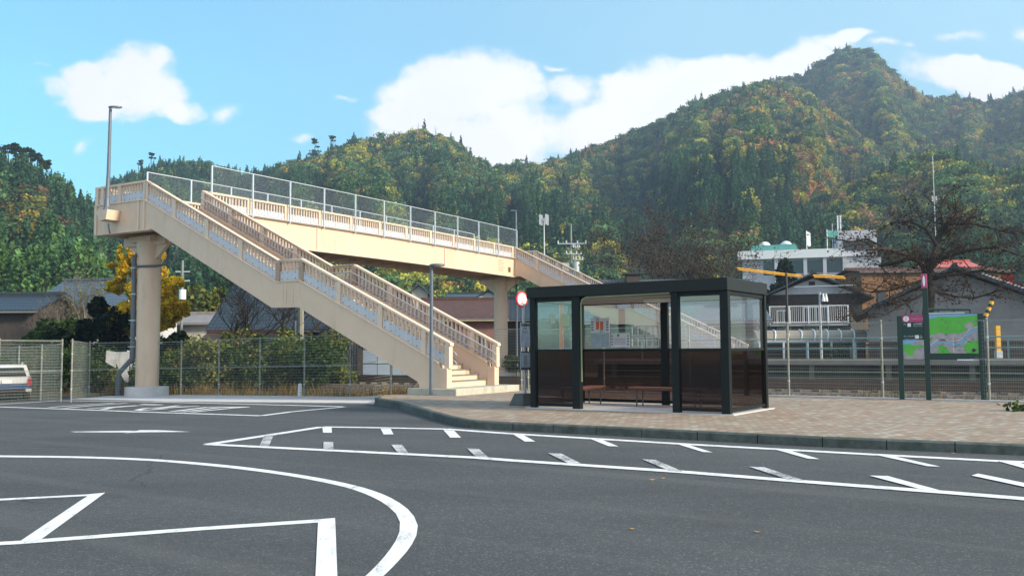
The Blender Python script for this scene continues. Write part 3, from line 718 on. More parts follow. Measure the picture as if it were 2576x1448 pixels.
# ------------------------------------------------------------------ street lamps
def ring_head(m, c, ax, ay, rx, ry, w, h):
    """flat oval ring luminaire; c = centre, ax/ay in-plane axes"""
    n = 24; k = len(m.v)
    for i in range(n):
        q = 2*math.pi*i/n
        for s, z in ((1, -h), (1, h), (w, h), (w, -h)):
            m.v.append(tuple(c+ax*(rx*s*math.cos(q))+ay*(ry*s*math.sin(q))+Vector((0, 0, z))))
    for i in range(n):
        for j in range(4): m.f.append((k+i*4+j, k+((i+1) % n)*4+j, k+((i+1) % n)*4+(j+1) % 4, k+i*4+(j+1) % 4))
lb = BR(15.86, -.34, 6.85); topz = D(288, 268, lb.y).z
lp = thing('street_lamp', (lb.x, lb.y, lb.z), 'tall slim grey blue lamp post bracketed to the outside of the upper stair landing', 'street lamp')
MB().tube([(lb.x, lb.y, lb.z), (lb.x, lb.y, lb.z+.12), (lb.x, lb.y, lb.z+.5), (lb.x+.03, lb.y, lb.z+1.5), (lb.x+.05, lb.y, topz)], [.17, .12, .085, .07, .055], 12).build('pole', LAMPG, lp, smooth=True)
m = MB(); rc = Vector((lb.x+.25, lb.y, topz-.03)); ring_head(m, rc, Vector((1, 0, 0)), Vector((0, 1, .12)), .24, .20, .72, .03); m.box(lb.x-.02, lb.x+.12, lb.y-.04, lb.y+.04, topz-.06, topz); m.build('lamp_head', LAMPG, lp)
br = MB(); P = [(16.38, 6.86), (15.25, 6.80), (15.35, 6.42), (15.95, 6.36), (16.28, 6.72)]
fixn(br.prism([(16.22, 6.84), (15.50, 6.84), (15.58, 6.46), (15.98, 6.42)], lambda u, v, d: BR(u, d, v), -.58, .005).build('bracket', CREAM, lp))
m = MB(); 
for dx in (-.18, .18): m.cyl(BR(15.86+dx*.8, -.36, 6.84), BR(15.86+dx*.8, -.36, 6.97), .025, n=8)
m.build('anchor_bolt', LAMPG, lp)
MB().tube([BR(15.95, -.2, 6.36), BR(15.97, -.15, 6.15), BR(16.05, -.05, 5.99)], .03, 6).build('cable_conduit', LAMPG, lp)
a = G(1085, 993.5, PAVE); tz = D(1085, 667, a[1]).z
lp = thing('street_lamp', a, 'short slim dark grey lamp post standing at the foot of the stairs', 'street lamp')
MB().tube([(a[0], a[1], PAVE-.02), (a[0], a[1], PAVE+.3), (a[0]+.01, a[1], tz-.02)], [.066, .06, .05], 12).build('pole', LAMPG, lp, smooth=True)
m = MB(); ring_head(m, Vector((a[0]+.19, a[1]-.03, tz)), Vector((1, 0, 0)), Vector((0, 1, 0)), .21, .15, .0, .035); m.box(a[0]-.06, a[0]+.06, a[1]-.05, a[1]+.05, tz-.06, tz+.02); m.build('lamp_head', LAMPG, lp)
MB().box(a[0]-.12, a[0]+.12, a[1]-.12, a[1]+.12, PAVE-.01, PAVE+.012).build('base_plate', LAMPG, lp)

# ------------------------------------------------------------------ BUS SHELTER
sh = thing('bus_shelter', SH(2.4, 1.15, 0), 'dark brown framed bus shelter with clear upper and smoked lower panes', 'bus shelter')
def sbx(a0, a1, b0, b1, z0, z1, nm, mt, bev=.006): return MB().box(a0, a1, b0, b1, z0, z1, SH).build(nm, mt, sh, bevel=bev)
LA, LB_, HT = 4.85, 2.33, 2.79
sbx(-.02, LA+.04, -.05, LB_+.03, 2.53, HT, 'roof_fascia', FASCIA, .012)
for a0, a1, b0, b1 in ((0, .18, 0, .14), (1.10, 1.265, 0, .14), (3.50, 3.70, 0, .14), (4.69, 4.83, 0, .14), (0, .12, LB_-.12, LB_), (LA-.14, LA-.02, LB_-.12, LB_), (2.38, 2.56, LB_-.10, LB_)):
    sbx(a0, a1, b0, b1, -.01, 2.53, 'frame_post', BLACKF)
# horizontal rails (front left, front right, side, back)
for z0, z1 in ((1.29, 1.35), (.05, .12), (2.44, 2.53)):
    for a0, a1 in ((.18, 1.10), (3.70, 4.69)): sbx(a0, a1, .04, .10, z0, z1, 'frame_rail', BLACKF)
    sbx(.03, .09, .14, LB_-.12, z0, z1, 'frame_rail', BLACKF); sbx(LA-.10, LA-.04, .14, LB_-.12, z0, z1, 'frame_rail', BLACKF)
    for a0, a1 in ((.12, 2.38), (2.56, LA-.14)): sbx(a0, a1, LB_-.09, LB_-.03, z0, z1, 'frame_rail', BLACKF)
def pane(a0, a1, b0, b1, z0, z1, mt, nm): return MB().box(a0, a1, b0, b1, z0, z1, SH).build(nm, mt, sh)
for lo_, hi_, mt, nm in ((1.35, 2.44, CLEAR, 'clear_pane'), (.12, 1.29, TINTED, 'smoked_pane')):
    pane(.18, 1.10, .065, .071, lo_, hi_, mt, nm); pane(3.70, 4.69, .065, .071, lo_, hi_, mt, nm)
    pane(.055, .061, .14, LB_-.12, lo_, hi_, mt, nm); pane(LA-.07, LA-.064, .14, LB_-.12, lo_, hi_, mt, nm)
    pane(.12, 2.38, LB_-.06, LB_-.054, lo_, hi_, mt, nm); pane(2.56, LA-.14, LB_-.06, LB_-.054, lo_, hi_, mt, nm)
sbx(.1, LA-.1, .15, LB_-.15, 2.46, 2.50, 'ceiling', mat('shelter ceiling', (.42, .38, .34), .7, .05), 0)
MB().box(-.10, LA+.08, -.06, LB_+.10, -.02, .012, SH).build('floor_slab', CONC, sh)
MB().tube([SH(3.43, -.03, .62), SH(3.43, -.03, 2.36), SH(3.40, -.03, 2.45), SH(3.30, -.03, 2.50), SH(1.27, -.03, 2.515)], .018, 8).build('conduit_pipe', mat('greenish conduit', (.20, .23, .12), .4), sh, smooth=True)
sbx(1.27, 2.15, .5, .62, 2.36, 2.455, 'ceiling_light', mat('light housing', (.55, .5, .44), .5), .01)
# posters on the rear pane (each its own paper)
def poster(a0, a1, z0, z1, nm, label, deco):
    y = LB_-.10; c = SH((a0+a1)/2, y, (z0+z1)/2)
    r = thing(nm, c, label, 'poster')
    MB().box(a0, a1, y, y+.006, z0, z1, SH).build('sheet', mat('poster paper', (.82, .81, .83), .6, .05, 6) if deco != 'grey' else mat('grey poster paper', (.42, .47, .53), .5, .15, 6), r)
    e = y-.005; w, h = a1-a0, z1-z0
    if deco == 'phones':
        m = MB(); tx = MB()
        for f in (.38, .60):
            m.box(a1-w*(f+.08), a1-w*(f-.08)+.0, e, e+.004, z0+h*.22, z0+h*.76, SH)
        m.build('orange_panel', ORANGE, r)
        for k in range(8): f = .1 if k % 2 else .9; z = z0+h*(.15+.18*(k//2)); tx.box(a1-w*(f+.06), a1-w*(f-.06), e, e+.004, z, z+.03, SH)
        for f, z in ((.38, .84), (.60, .12)):
            for q in (-.05, .05): tx.box(a1-w*(f+q)-.006, a1-w*(f+q)+.006, e, e+.004, z0+h*z-.035, z0+h*z+.035, SH)
            tx.box(a1-w*(f+.05), a1-w*(f-.05), e, e+.004, z0+h*z+.028, z0+h*z+.04, SH)
        tx.build('poster_print', mat('poster print', (.16, .13, .16), .6), r)
    if deco == 'text':
        m = MB(); tx = MB()
        for k in range(4): m.box(a1-w*.8, a1-w*.2, e, e+.004, z0+h*(.22+.12*k), z0+h*(.25+.12*k), SH)
        m.build('red_print', mat('red print', (.42, .14, .20), .6), r)
        for k in range(8): f = .08 if k % 2 else .92; z = z0+h*(.15+.2*(k//2)); tx.box(a1-w*(f+.05), a1-w*(f-.05), e, e+.004, z, z+.03, SH)
        tx.box(a1-w*.46, a1-w*.36, e, e+.004, z0+h*.76, z0+h*.92, SH); tx.build('poster_print', mat('poster print', (.16, .13, .16), .6), r)
    if deco == 'grey':
        m = MB(); m.box(a0+.015, a1-.015, e, e+.004, z1-.02, z1-.008, SH); m.box(a0+w*.49, a0+w*.51, e, e+.004, z0+.02, z1-.03, SH); m.build('poster_print', mat('pale print', (.6, .62, .64), .6), r)
poster(3.94, 4.47, 1.75, 2.115, 'poster', 'white poster with two orange blocks taped in the middle of the rear shelter pane', 'phones')
poster(3.94, 4.46, 1.39, 1.735, 'poster', 'grey translucent sheet taped directly under the white poster with two orange blocks', 'grey')
poster(3.385, 3.905, 1.39, 1.735, 'poster', 'white poster with red text lines taped beside the grey sheet on the rear shelter pane', 'text')
for i, (a0, a1, z0, z1, nm) in enumerate(((2.99, 3.33, 1.66, 1.905, 'upper left empty white notice frame nearest the posters'), (2.60, 2.94, 1.66, 1.905, 'upper right empty white notice frame nearest the dark rear post'), (2.99, 3.33, 1.39, 1.63, 'lower left empty white notice frame beside the poster with red text'), (2.60, 2.94, 1.39, 1.63, 'lower right empty white notice frame nearest the dark rear post'))):
    y = LB_-.10; m = MB()
    for q in ((a0, a1, z0, z0+.022), (a0, a1, z1-.022, z1), (a0, a0+.022, z0+.022, z1-.022), (a1-.022, a1, z0+.022, z1-.022), ((a0+a1)/2-.01, (a0+a1)/2+.01, z0+.022, z1-.022)): m.box(q[0], q[1], y, y+.012, q[2], q[3], SH)
    tag(m.build('notice_frame', WHITE), nm, 'notice frame', 'white notice frames on the shelter pane')
# papers seen through the left pane
for a0, a1, z0, z1, cc, lb2 in ((4.62, 4.85, 1.92, 2.20, (.45, .42, .16), 'yellowish paper notice seen through the left shelter pane'), (4.28, 4.38, 1.97, 2.2, (.55, .56, .52), 'narrow white paper notice seen through the left shelter pane')):
    b = 2.2 if a0 < 4.5 else 1.7
    if a0 > 4.5: mm = MB().box(LA-.10, LA-.094, 1.3, 1.65, z0, z1, SH)
    else: mm = MB().box(LA-.10, LA-.094, .8, 1.0, z0, z1, SH)
    tag(mm.build('paper_notice', mat('paper '+lb2[:6], cc, .7, .05)), lb2, 'notice')
# benches inside
def bench(a0, a1, b0, b1, label, legs):
    c = SH((a0+a1)/2, (b0+b1)/2, 0); r = thing('bench', c, label, 'bench')
    se = MB(); along_a = a1-a0 > b1-b0
    for k in range(4):
        if along_a: q = b0+(b1-b0)*k/4; se.box(a0, a1, q+.004, q+(b1-b0)/4-.004, .42, .46, SH)
        else: q = a0+(a1-a0)*k/4; se.box(q+.004, q+(a1-a0)/4-.004, b0, b1, .42, .46, SH)
    se.box(a0+.05, a1-.05, b0+.05, b1-.05, .385, .42, SH); se.build('seat', WOOD, r, bevel=.01)
    for a, b in legs: MB().tube([SH(a+(.04 if a < (a0+a1)/2 else -.04), b, .40), SH(a, b, .34), SH(a, b, .0)], .016, 6).build('leg', mat('dark steel leg', (.06, .07, .075), .4), r)
    return r
bench(3.95, 4.37, .45, 2.05, 'red brown wooden bench along the left end wall inside the bus shelter', [(4.0, .65), (4.32, .65), (4.0, 1.85), (4.32, 1.85)])
bench(1.2, 3.05, 1.45, 1.87, 'red brown wooden bench along the rear wall inside the bus shelter', [(1.4, 1.5), (2.85, 1.5), (1.4, 1.82), (2.85, 1.82)])
# orange pole added to give the left pane its orange streak
p = D(1413, 900, 23.6)
tag(MB().cyl((p.x, p.y, PAVE), (p.x, p.y, D(1413, 752, 23.6).z), .055, n=12).build('orange_pole', ORANGE, smooth=True), 'plain orange pole standing upright behind the left pane of the bus shelter', 'pole')

# ------------------------------------------------------------------ BUS STOP SIGN
bx, by = G(1309, 1019, PAVE)[:2]; by += .22
bs = thing('bus_stop_sign', (bx+.12, by, PAVE), 'bus stop sign with red rimmed white disc on a pole in a concrete block', 'bus stop sign')
yaw = R(46); rx_, ry_ = Vector((math.cos(yaw), math.sin(yaw), 0)), Vector((-math.sin(yaw), math.cos(yaw), 0))
P0 = Vector((bx+.12, by, 0))
def BS(x, y, z): return P0+rx_*x+ry_*y+Vector((0, 0, z))
m = MB()
m.hexa([BS(x, y, PAVE) for x, y in ((-.33, -.24), (.3, -.24), (.3, .24), (-.33, .24))]+[BS(x, y, PAVE+.28) for x, y in ((-.23, -.15), (.2, -.15), (.2, .15), (-.23, .15))]); m.build('concrete_base', mat('dark concrete block', (.09, .10, .095), .9, .2, 5, .3, 30), bs, bevel=.015)
zt = D(1313, 753, P0.y).z
m = MB().tube([BS(.0, 0, PAVE+.25), BS(-.02, 0, 1.4), BS(-.045, 0, zt-.1)], .034, 10); m.build('pole', mat('pale pole paint', (.42, .43, .46), .5, .2, 4, extra=stains((.2, .12, .09), 5, .5, .7, .6)), bs, smooth=True)
def disc(r, d0, d1, mt, nm, par): 
    c = BS(-.10, 0, zt); m = MB(); m.cyl(c+ry_*d0, c+ry_*d1, r, n=40); return m.build(nm, mt, par, smooth=True)
rd = disc(.20, -.015, .015, RED, 'sign_disc', bs); disc(.157, -.019, .019, WHITE, 'disc_face', rd)
def face_M(x, z, d=-.022, rot=0):
    c = BS(x, d, z); Mx = Matrix(((rx_.x, 0, -ry_.x, c.x), (rx_.y, 0, -ry_.y, c.y), (0, 1, 0, c.z), (0, 0, 0, 1))); return Mx @ Matrix.Rotation(rot, 4, 'Z')
INK = mat('black ink', (.02, .02, .022), .6)
REDINK = mat('dark red ink', (.30, .05, .04), .6)
text_mesh('バ', 'lettering', .13, REDINK, rd, face_M(-.10, zt+.055)); text_mesh('ス', 'lettering', .13, REDINK, rd, face_M(-.10, zt-.075))
zp = D(1310, 818, P0.y).z
def plate(z0, z1, w, mt, nm, d=.045):
    return MB().box(-w/2-.03, w/2-.03, -d-.012, -d, z0, z1, lambda x, y, z: BS(x, y, z)).build(nm, mt, bs, bevel=.004)
h1, h0 = D(1310, 811, P0.y).z, D(1310, 825, P0.y).z
npl = plate(h0, h1, .37, mat('blue grey frame', (.35, .42, .48), .5), 'name_plate'); MB().box(-.2, .14, -.061, -.058, h0+.012, h1-.012, lambda x, y, z: BS(x, y, z)).build('plate_face', mat('plate face', (.50, .55, .58), .5), npl)
text_mesh('用瀬駅前', 'lettering', .088, INK, npl, face_M(-.03, (h0+h1)/2, -.064))
PALEB = mat('pale blue board', (.38, .45, .55), .45, .08, 8); PAPER = mat('timetable paper', (.52, .57, .66), .6, .05, 8)
h1, h0 = D(1310, 827, P0.y).z, D(1310, 872, P0.y).z
pb = plate(h0, h1, .36, PALEB, 'timetable_board'); f = lambda x, y, z: BS(x, y, z)
m = MB().box(-.07, .14, -.062, -.058, h0+.02, h0+.29, f).box(-.19, -.09, -.062, -.058, h0+.03, h0+.12, f).box(-.19, .10, -.062, -.058, h1-.13, h1-.03, f); m.build('timetable_sheet', PAPER, pb)
m = MB()
for k in range(8): m.box(-.05, .05+.008*(k*5 % 9), -.065, -.0625, h0+.05+k*.026, h0+.056+k*.026, f)
for k in range(4): m.box(-.17, .03+.012*(k*5 % 4), -.065, -.0625, h1-.115+k*.02, h1-.110+k*.02, f)
m.build('timetable_print', INK, pb)
h1, h0 = D(1310, 884, P0.y).z, D(1310, 930, P0.y).z
pb = plate(h0, h1, .36, PALEB, 'timetable_board'); m = MB().box(-.15, .08, -.062, -.058, h0+.09, h1-.04, f); m.build('timetable_sheet', PAPER, pb)
m = MB()
for k in range(12): m.box(-.12, .0+.009*(k*5 % 8), -.065, -.0625, h0+.11+k*.022, h0+.116+k*.022, f)
m.box(-.2, .14, -.075, -.058, h1-.012, h1+.006, f); m.box(-.2, .14, -.07, -.0575, h0+.015, h0+.05, f); m.build('timetable_print', INK, pb)

# ------------------------------------------------------------------ FENCES
def fence(P, h, zbase, label, name='mesh_fence', spacing=2.0, posts=None, rail=None):
    c = P[0]; r = thing(name, (c[0], c[1], zbase(*c[:2])), label, 'fence')
    seg = []
    for a, b in zip(P, P[1:]):
        L = math.dist(a, b); k = max(1, round(L/spacing)); seg += [(a[0]+(b[0]-a[0])*i/k, a[1]+(b[1]-a[1])*i/k) for i in range(k)]
    seg.append(P[-1])
    if posts: seg = posts
    for x, y in seg:
        z = zbase(x, y); p = MB().cyl((x, y, z-.1), (x, y, z+h+.03), .031, n=10); p.cyl((x, y, z+h+.03), (x, y, z+h+.055), .038, .018, n=10)
        po = p.build('fence_post', FENCEP, r, smooth=True)
        [MB().cyl((x, y, z+h*f_-.02), (x, y, z+h*f_+.02), .038, n=8).build('post_clamp', STEEL, po) for f_ in (.2, .5, .78)]
    w = MB()
    for a, b in zip(seg, seg[1:]):
        a, b = Vector((*a, 0)), Vector((*b, 0)); d = (b-a); L = d.length; d.normalize(); nn = Vector((-d.y, d.x, 0))*.04
        za, zb = zbase(a.x, a.y), zbase(b.x, b.y); off = -nn if nn.y > 0 else nn
        k = int(L/.05)
        for i in range(1, k):
            p = a+d*(i*L/k)+off; z = za+(zb-za)*i/k; w.box(p.x-.0011, p.x+.0011, p.y-.0011, p.y+.0011, z+.04, z+h-.02)
        zz = [.05+.1*i for i in range(int((h-.06)/.1)+1)]
        for q in zz: w.bar(a+off+Vector((0, 0, za+q)), b+off+Vector((0, 0, zb+q)), .0065, .0065)
        for q in (h*.5, h*.5+.02, h-.02, h-.01): w.bar(a+off*1.4+Vector((0, 0, za+q)), b+off*1.4+Vector((0, 0, zb+q)), .014, .012)
    w.build('wire_mesh', WIRE, r)
    return r
gzb = lambda x, y: gz(x, y)+.03
fence([(-17.35+(-17.35+16.2)*3, 31.2-2*3), (-17.35, 31.2), (-16.2, 33.2)], 2.2, lambda x, y: gz(x, y), 'grey wire mesh fence in front of the parked white and blue car', spacing=2.3)
fence([(-21.5, 38.6), (-18.0, 35.3), (-16.22, 33.22)], 2.1, lambda x, y: gz(x, y)-.02, 'wire mesh fence section running back behind the parked car', spacing=2.4)
LP = [(-15.6, 32.7), (-16.62, 36.3)]+[tuple(D(px, 900, dd)[:2]) for px, dd in ((456, 37.2), (551, 35.8), (654, 34.45), (766, 33.1), (881.6, 31.9))]+[(-4.4, 33.4), (-2.0, 32.6), (.3, 31.2)]
fence(LP, 2.15, lambda x, y: gz(x, y)+.03 if x < -4.5 else PAVE-.1, 'long wire mesh fence behind the bridge pillar and below the stairs', posts=LP)
RP = [(.5233, 30.95), (2.9, 29.35), (5.3, 27.7), (7.776, 26.05), (9.686+.15, 24.6), (11.9, 23.12), (14.0, 21.65), (16.2, 20.1)]
fence(RP, 2.0, lambda x, y: PAVE+.02, 'wire mesh fence along the back of the paving behind the bus shelter', posts=RP)

# ------------------------------------------------------------------ GREEN MAP SIGN
pa, pb_, pc = [Vector(G(*q, PAVE)) for q in ((2269.5, 1003.5), (2337, 1004), (2475, 1006.8))]
sx = (pc-pa); sx.z = 0; Ltot = sx.length; sx.normalize(); sy = Vector((-sx.y, sx.x, 0))
sg = thing('map_sign', pa, 'dark green framed information board with area map on three posts', 'information sign')
def SG(x, y, z): return pa+sx*x+sy*y+Vector((0, 0, z-pa.z))
hz = lambda px, py, x: D(px, py, SG(x, 0, 0).y).z
xb = (pb_-pa).dot(sx); xc = Ltot
for x, tp in ((0, hz(2265, 794, 0)), (xb, hz(2328, 689, xb)), (xc, hz(2468, 788, xc))):
    MB().box(x-.062, x+.062, -.05, .05, PAVE, tp, SG).build('post', GREENP, sg, bevel=.008)
z1b, z0b = hz(2400, 789, xb+.7), hz(2400, 905, xb+.7)
MB().box(.062, xb-.062, -.02, .03, z0b, z1b, SG).build('board', GREENP, sg); b2 = MB().box(xb+.062, xc-.062, -.02, .03, z0b, z1b, SG).build('board', GREENP, sg)
MB().box(xb+.07, xb+.9, -.03, .04, z1b, z1b+.04, SG).build('board_trim', STEEL, sg); MB().box(xb+.55*(xc-xb), xc-.07, -.035, .02, z0b-.012, z0b+.02, SG).build('board_trim', WHITE, sg)
def b_map(t, tcn, c):
    x = t.new('ShaderNodeSeparateXYZ', {0: tcn}).outputs
    return c
MG, MR, MBL = mat('map green', (.09, .42, .045), .4, .12, 5), mat('map town', (.34, .31, .33), .4, .25, 9), mat('map river', (.16, .38, .62), .4, .08, 4)
def sheet(x0, x1, z0, z1, mt, nm, e, par=sg): return MB().box(x0, x1, e, e+.003, z0, z1, SG).build(nm, mt, par)
mx0, mx1 = xb+.075, xc-.07; mz0, mz1 = z0b+.17, z1b-.012; mw_, mh_ = mx1-mx0, mz1-mz0
mp_ = sheet(mx0, mx1, mz0, mz1, MR, 'area_map', -.026)
def mpoly(P, mt, nm, e, X=(mx0, mw_, mz0, mh_), par=None): 
    return fixn(MB().prism([(X[0]+X[1]*u, X[2]+X[3]*(1-v)) for u, v in P], lambda u, v, d: SG(u, d, v), e, e+.002).build(nm, mt, par or mp_))
mpoly([(0, 0), (1, 0), (1, .03), (.7, .05), (.45, .06), (.2, .05), (0, .11)], MBL, 'map_water', -.030)
mpoly([(0, .115), (.2, .052), (.45, .062), (.7, .052), (1, .032), (1, .30), (.93, .33), (.86, .2), (.8, .22), (.72, .28), (.74, .36), (.8, .38), (.72, .46), (.6, .5), (.45, .48), (.32, .53), (.24, .46), (.12, .5), (0, .52)], MG, 'map_hills', -.030)
mpoly([(0, .64), (.06, .6), (.05, .56), (0, .7)], MG, 'map_hills', -.030)
mpoly([(.16, 1), (.18, .82), (.23, .76), (.3, .8), (.37, .9), (.42, 1)], MG, 'map_hills', -.030)
mpoly([(.68, .82), (.78, .71), (.9, .68), (1, .66), (1, 1), (.76, 1), (.72, .9)], MG, 'map_hills', -.030)
mpoly([(0, .84), (.06, .75), (.14, .69), (.28, .7), (.42, .74), (.56, .76), (.64, .71), (.7, .62), (.78, .50), (.86, .42), (1, .36), (1, .40), (.88, .46), (.8, .55), (.73, .68), (.66, .77), (.57, .82), (.42, .79), (.28, .74), (.14, .745), (.06, .80), (0, .90)], MBL, 'map_river', -.0335)
m = MB(); r2 = random.Random(3)
for k in range(55):
    u = r2.uniform(.03, .97); v = r2.uniform(.5, .97) if k < 40 else r2.uniform(.08, .45)
    m.box(mx0+mw_*u, mx0+mw_*u+r2.uniform(.015, .07), -.0375, -.0355, mz1-mh_*v, mz1-mh_*v+.011, SG)
m.build('map_labels', mat('map print', (.10, .09, .13), .5), mp_)
m = MB(); pts = [(0, .80), (.15, .66), (.32, .66), (.5, .69), (.62, .66), (.72, .56), (.84, .37), (1, .33)]
for a, b in zip(pts, pts[1:]): m.bar(SG(mx0+mw_*a[0], -.039, mz1-mh_*a[1]), SG(mx0+mw_*b[0], -.039, mz1-mh_*b[1]), .003, .012)
m.bar(SG(mx0+mw_*.48, -.040, mz1-mh_*.58), SG(mx0+mw_*.49, -.040, mz1-mh_*.98), .003, .008); m.build('map_roads', mat('map road', (.62, .66, .72), .5), mp_)
mpoly([(.18, .63), (.34, .65), (.34, .68), (.18, .66)], mat('map station', (.28, .06, .16), .5), 'map_station_mark', -.041)
cc = SG(mx0+mw_*.9, -.030, mz0+mh_*.075); MB().cyl(cc, cc-sy*.006, .045, n=20).build('compass_mark', INK, mp_)
# small board
tz0, tz1 = z0b, z1b
hd = sheet(.068, xb-.066, z1b-.19, z1b-.005, mat('magenta header', (.42, .05, .16), .45), 'header_band', -.026)
def sgM(x, z, e=-.034): c = SG(x, e, z); return Matrix(((sx.x, 0, -sy.x, c.x), (sx.y, 0, -sy.y, c.y), (0, 1, 0, c.z), (0, 0, 0, 1)))
ic = SG(.16, -.028, z1b-.105); MB().cyl(ic, ic-sy*.004, .072, n=24).build('info_disc', WHITE, hd); text_mesh('i', 'lettering', .14, mat('magenta header', (0, 0, 0)), hd, sgM(.16, z1b-.105, -.036))
text_mesh('Mochigase Tourist Map', 'lettering', .030, mat('pale lettering', (.5, .55, .56), .5), hd, sgM(.43, z1b-.105))
PL = mat('pale lettering', (0, 0, 0))
brd = bpy.data.objects['board'] if 'board' in bpy.data.objects else sg
text_mesh('↑', 'lettering', .12, PL, brd, sgM(.13, z1b-.275)); text_mesh('JR用瀬駅', 'lettering', .055, PL, brd, sgM(.44, z1b-.245)); text_mesh('Mochigase Station', 'lettering', .030, PL, brd, sgM(.44, z1b-.30))
text_mesh('流しびなの館', 'lettering', .050, PL, brd, sgM(.235, z1b-.56)); text_mesh('↓', 'lettering', .12, PL, brd, sgM(xb-.13, z1b-.58)); text_mesh('Nagashibina-no-yakata', 'lettering', .028, PL, brd, sgM(.24, z1b-.63)) 
m = MB().box(.19, .27, -.03, -.026, z1b-.31, z1b-.22, SG).box(xb-.27, xb-.18, -.03, -.026, z1b-.62, z1b-.53, SG); m.build('pictogram', WHITE, brd)
s2z1, s2z0 = z1b-.99*(mz1-mz0)*.0-(z1b-z0b)*.555, z0b+.02
sm = sheet(.068, xb-.066, s2z0, s2z1, MR, 'small_area_map', -.026); X2 = (.068, xb-.134, s2z0, s2z1-s2z0)
mpoly([(0, 0), (.75, 0), (.55, .12), (.3, .2), (0, .24)], MBL, 'map_water', -.030, X2, sm)
mpoly([(0, .25), (.3, .22), (.5, .3), (.9, .25), (1, .4), (.6, .42), (.5, .7), (.35, .85), (.2, .8), (.1, .6), (0, .5)], MG, 'map_hills', -.030, X2, sm)
zc = hz(2326, 707, xb); c = SG(xb-.02, -.02, zc)
mg = MB(); kx = []
pl_ = MB().box(xb-.085, xb+.055, -.075, -.055, zc-.185, zc+.185, SG).build('info_plate', mat('magenta header', (0, 0, 0)), sg, bevel=.02)
m = MB(); 
for i in range(20): q = 2*math.pi*i/20; m.v.append(tuple(SG(xb-.015+.03*math.cos(q), -.079, zc+.14*math.sin(q))))
for i in range(20): q = 2*math.pi*i/20; m.v.append(tuple(SG(xb-.015+.03*math.cos(q), -.076, zc+.14*math.sin(q))))
m.f = [tuple(range(20)), tuple(reversed(range(20, 40)))]+[(i, i+20, (i+1) % 20+20, (i+1) % 20) for i in range(20)]
fixn(m.build('white_oval', WHITE, pl_))

# ------------------------------------------------------------------ HILLS
def vnoise(x, y, seed=0):
    xi = np.floor(x).astype(np.int64); yi = np.floor(y).astype(np.int64); fx = x-xi; fy = y-yi
    fx = fx*fx*(3-2*fx); fy = fy*fy*(3-2*fy)
    def h(a, b):
        n = (a*374761393+b*668265263+seed*1442695041) & 0xffffffff
        n = ((n ^ (n >> 13))*1274126177) & 0xffffffff
        return ((n ^ (n >> 16)) & 0xffff)/65535.
    return (h(xi, yi)*(1-fx)+h(xi+1, yi)*fx)*(1-fy)+(h(xi, yi+1)*(1-fx)+h(xi+1, yi+1)*fx)*fy
def fbm(x, y, o=4, seed=0):
    s = 0; a = .5; t = 0
    for k in range(o): s = s+a*vnoise(x*2**k, y*2**k, seed+k); t += a; a *= .5
    return s/t
def ridge(P, dist, drop=0):
    """ridge line read off the photograph, turned into azimuth and true height at its real distance"""
    az, zz = [], []
    for px, py in P:
        r = ray(px, py); az.append(math.atan2(r[0], r[1])); zz.append(HC+r[2]/math.hypot(r[0], r[1])*dist-drop)
    return np.array(az), np.array(zz)
HILLS = [  # ridge pixels, distance, foot distance, tree height to subtract, falloff
 ([(-700, 240), (-400, 280), (-150, 350), (0, 408), (50, 416), (100, 424), (150, 447), (200, 486), (235, 512), (290, 620), (360, 760), (420, 880)], 300, 110, 7.5, 1.0),
 ([(60, 700), (150, 620), (215, 545), (240, 510), (265, 470), (300, 445), (340, 430), (375, 410), (420, 400), (470, 402), (560, 404), (600, 432), (640, 428), (700, 408), (740, 395), (800, 378), (850, 356), (900, 336), (940, 338), (970, 330), (1000, 318), (1040, 312), (1080, 313), (1115, 320), (1150, 346), (1200, 390), (1230, 402), (1290, 398), (1330, 394), (1380, 402), (1405, 412), (1450, 450), (1530, 520), (1620, 640), (1700, 800)], 520, 170, 10, 1.0),
 ([(1150, 640), (1230, 540), (1300, 450), (1380, 410), (1430, 395), (1460, 386), (1500, 366), (1560, 344), (1600, 334), (1650, 308), (1700, 292), (1750, 260), (1800, 243), (1850, 226), (1900, 212), (1950, 208), (2010, 232), (2080, 280), (2160, 340), (2240, 400), (2330, 440), (2430, 500), (2576, 560), (2800, 700)], 620, 190, 7, 1.0),
 ([(1800, 300), (1900, 215), (1960, 198), (2010, 190), (2030, 176), (2080, 142), (2110, 125), (2150, 122), (2190, 134), (2220, 164), (2260, 200), (2310, 236), (2330, 248), (2400, 246), (2450, 254), (2500, 258), (2540, 246), (2576, 226), (2700, 180), (2900, 150), (3200, 200)], 880, 350, 7, 1.0),
 ([(1700, 760), (1800, 640), (1900, 560), (2000, 520), (2100, 470), (2200, 420), (2280, 385), (2350, 372), (2450, 400), (2576, 420), (2700, 380), (2900, 340), (3200, 400)], 360, 195, 8, 1.0),
 ([(1040, 800), (1120, 720), (1240, 640), (1340, 590), (1440, 570), (1560, 545), (1640, 560), (1700, 520), (1800, 480), (1880, 500), (1960, 520), (2050, 540), (2150, 560), (2300, 600), (2500, 640), (2700, 700)], 300, 190, 9, 1.0),
 ([(300, 760), (420, 700), (520, 650), (640, 610), (760, 600), (900, 640), (1020, 690), (1120, 740), (1250, 800)], 260, 140, 7, 1.0)]
RD = [(ridge(P, d, dr), d, f) for (P, d, f, dr, _) in HILLS]
TOWN = [None]
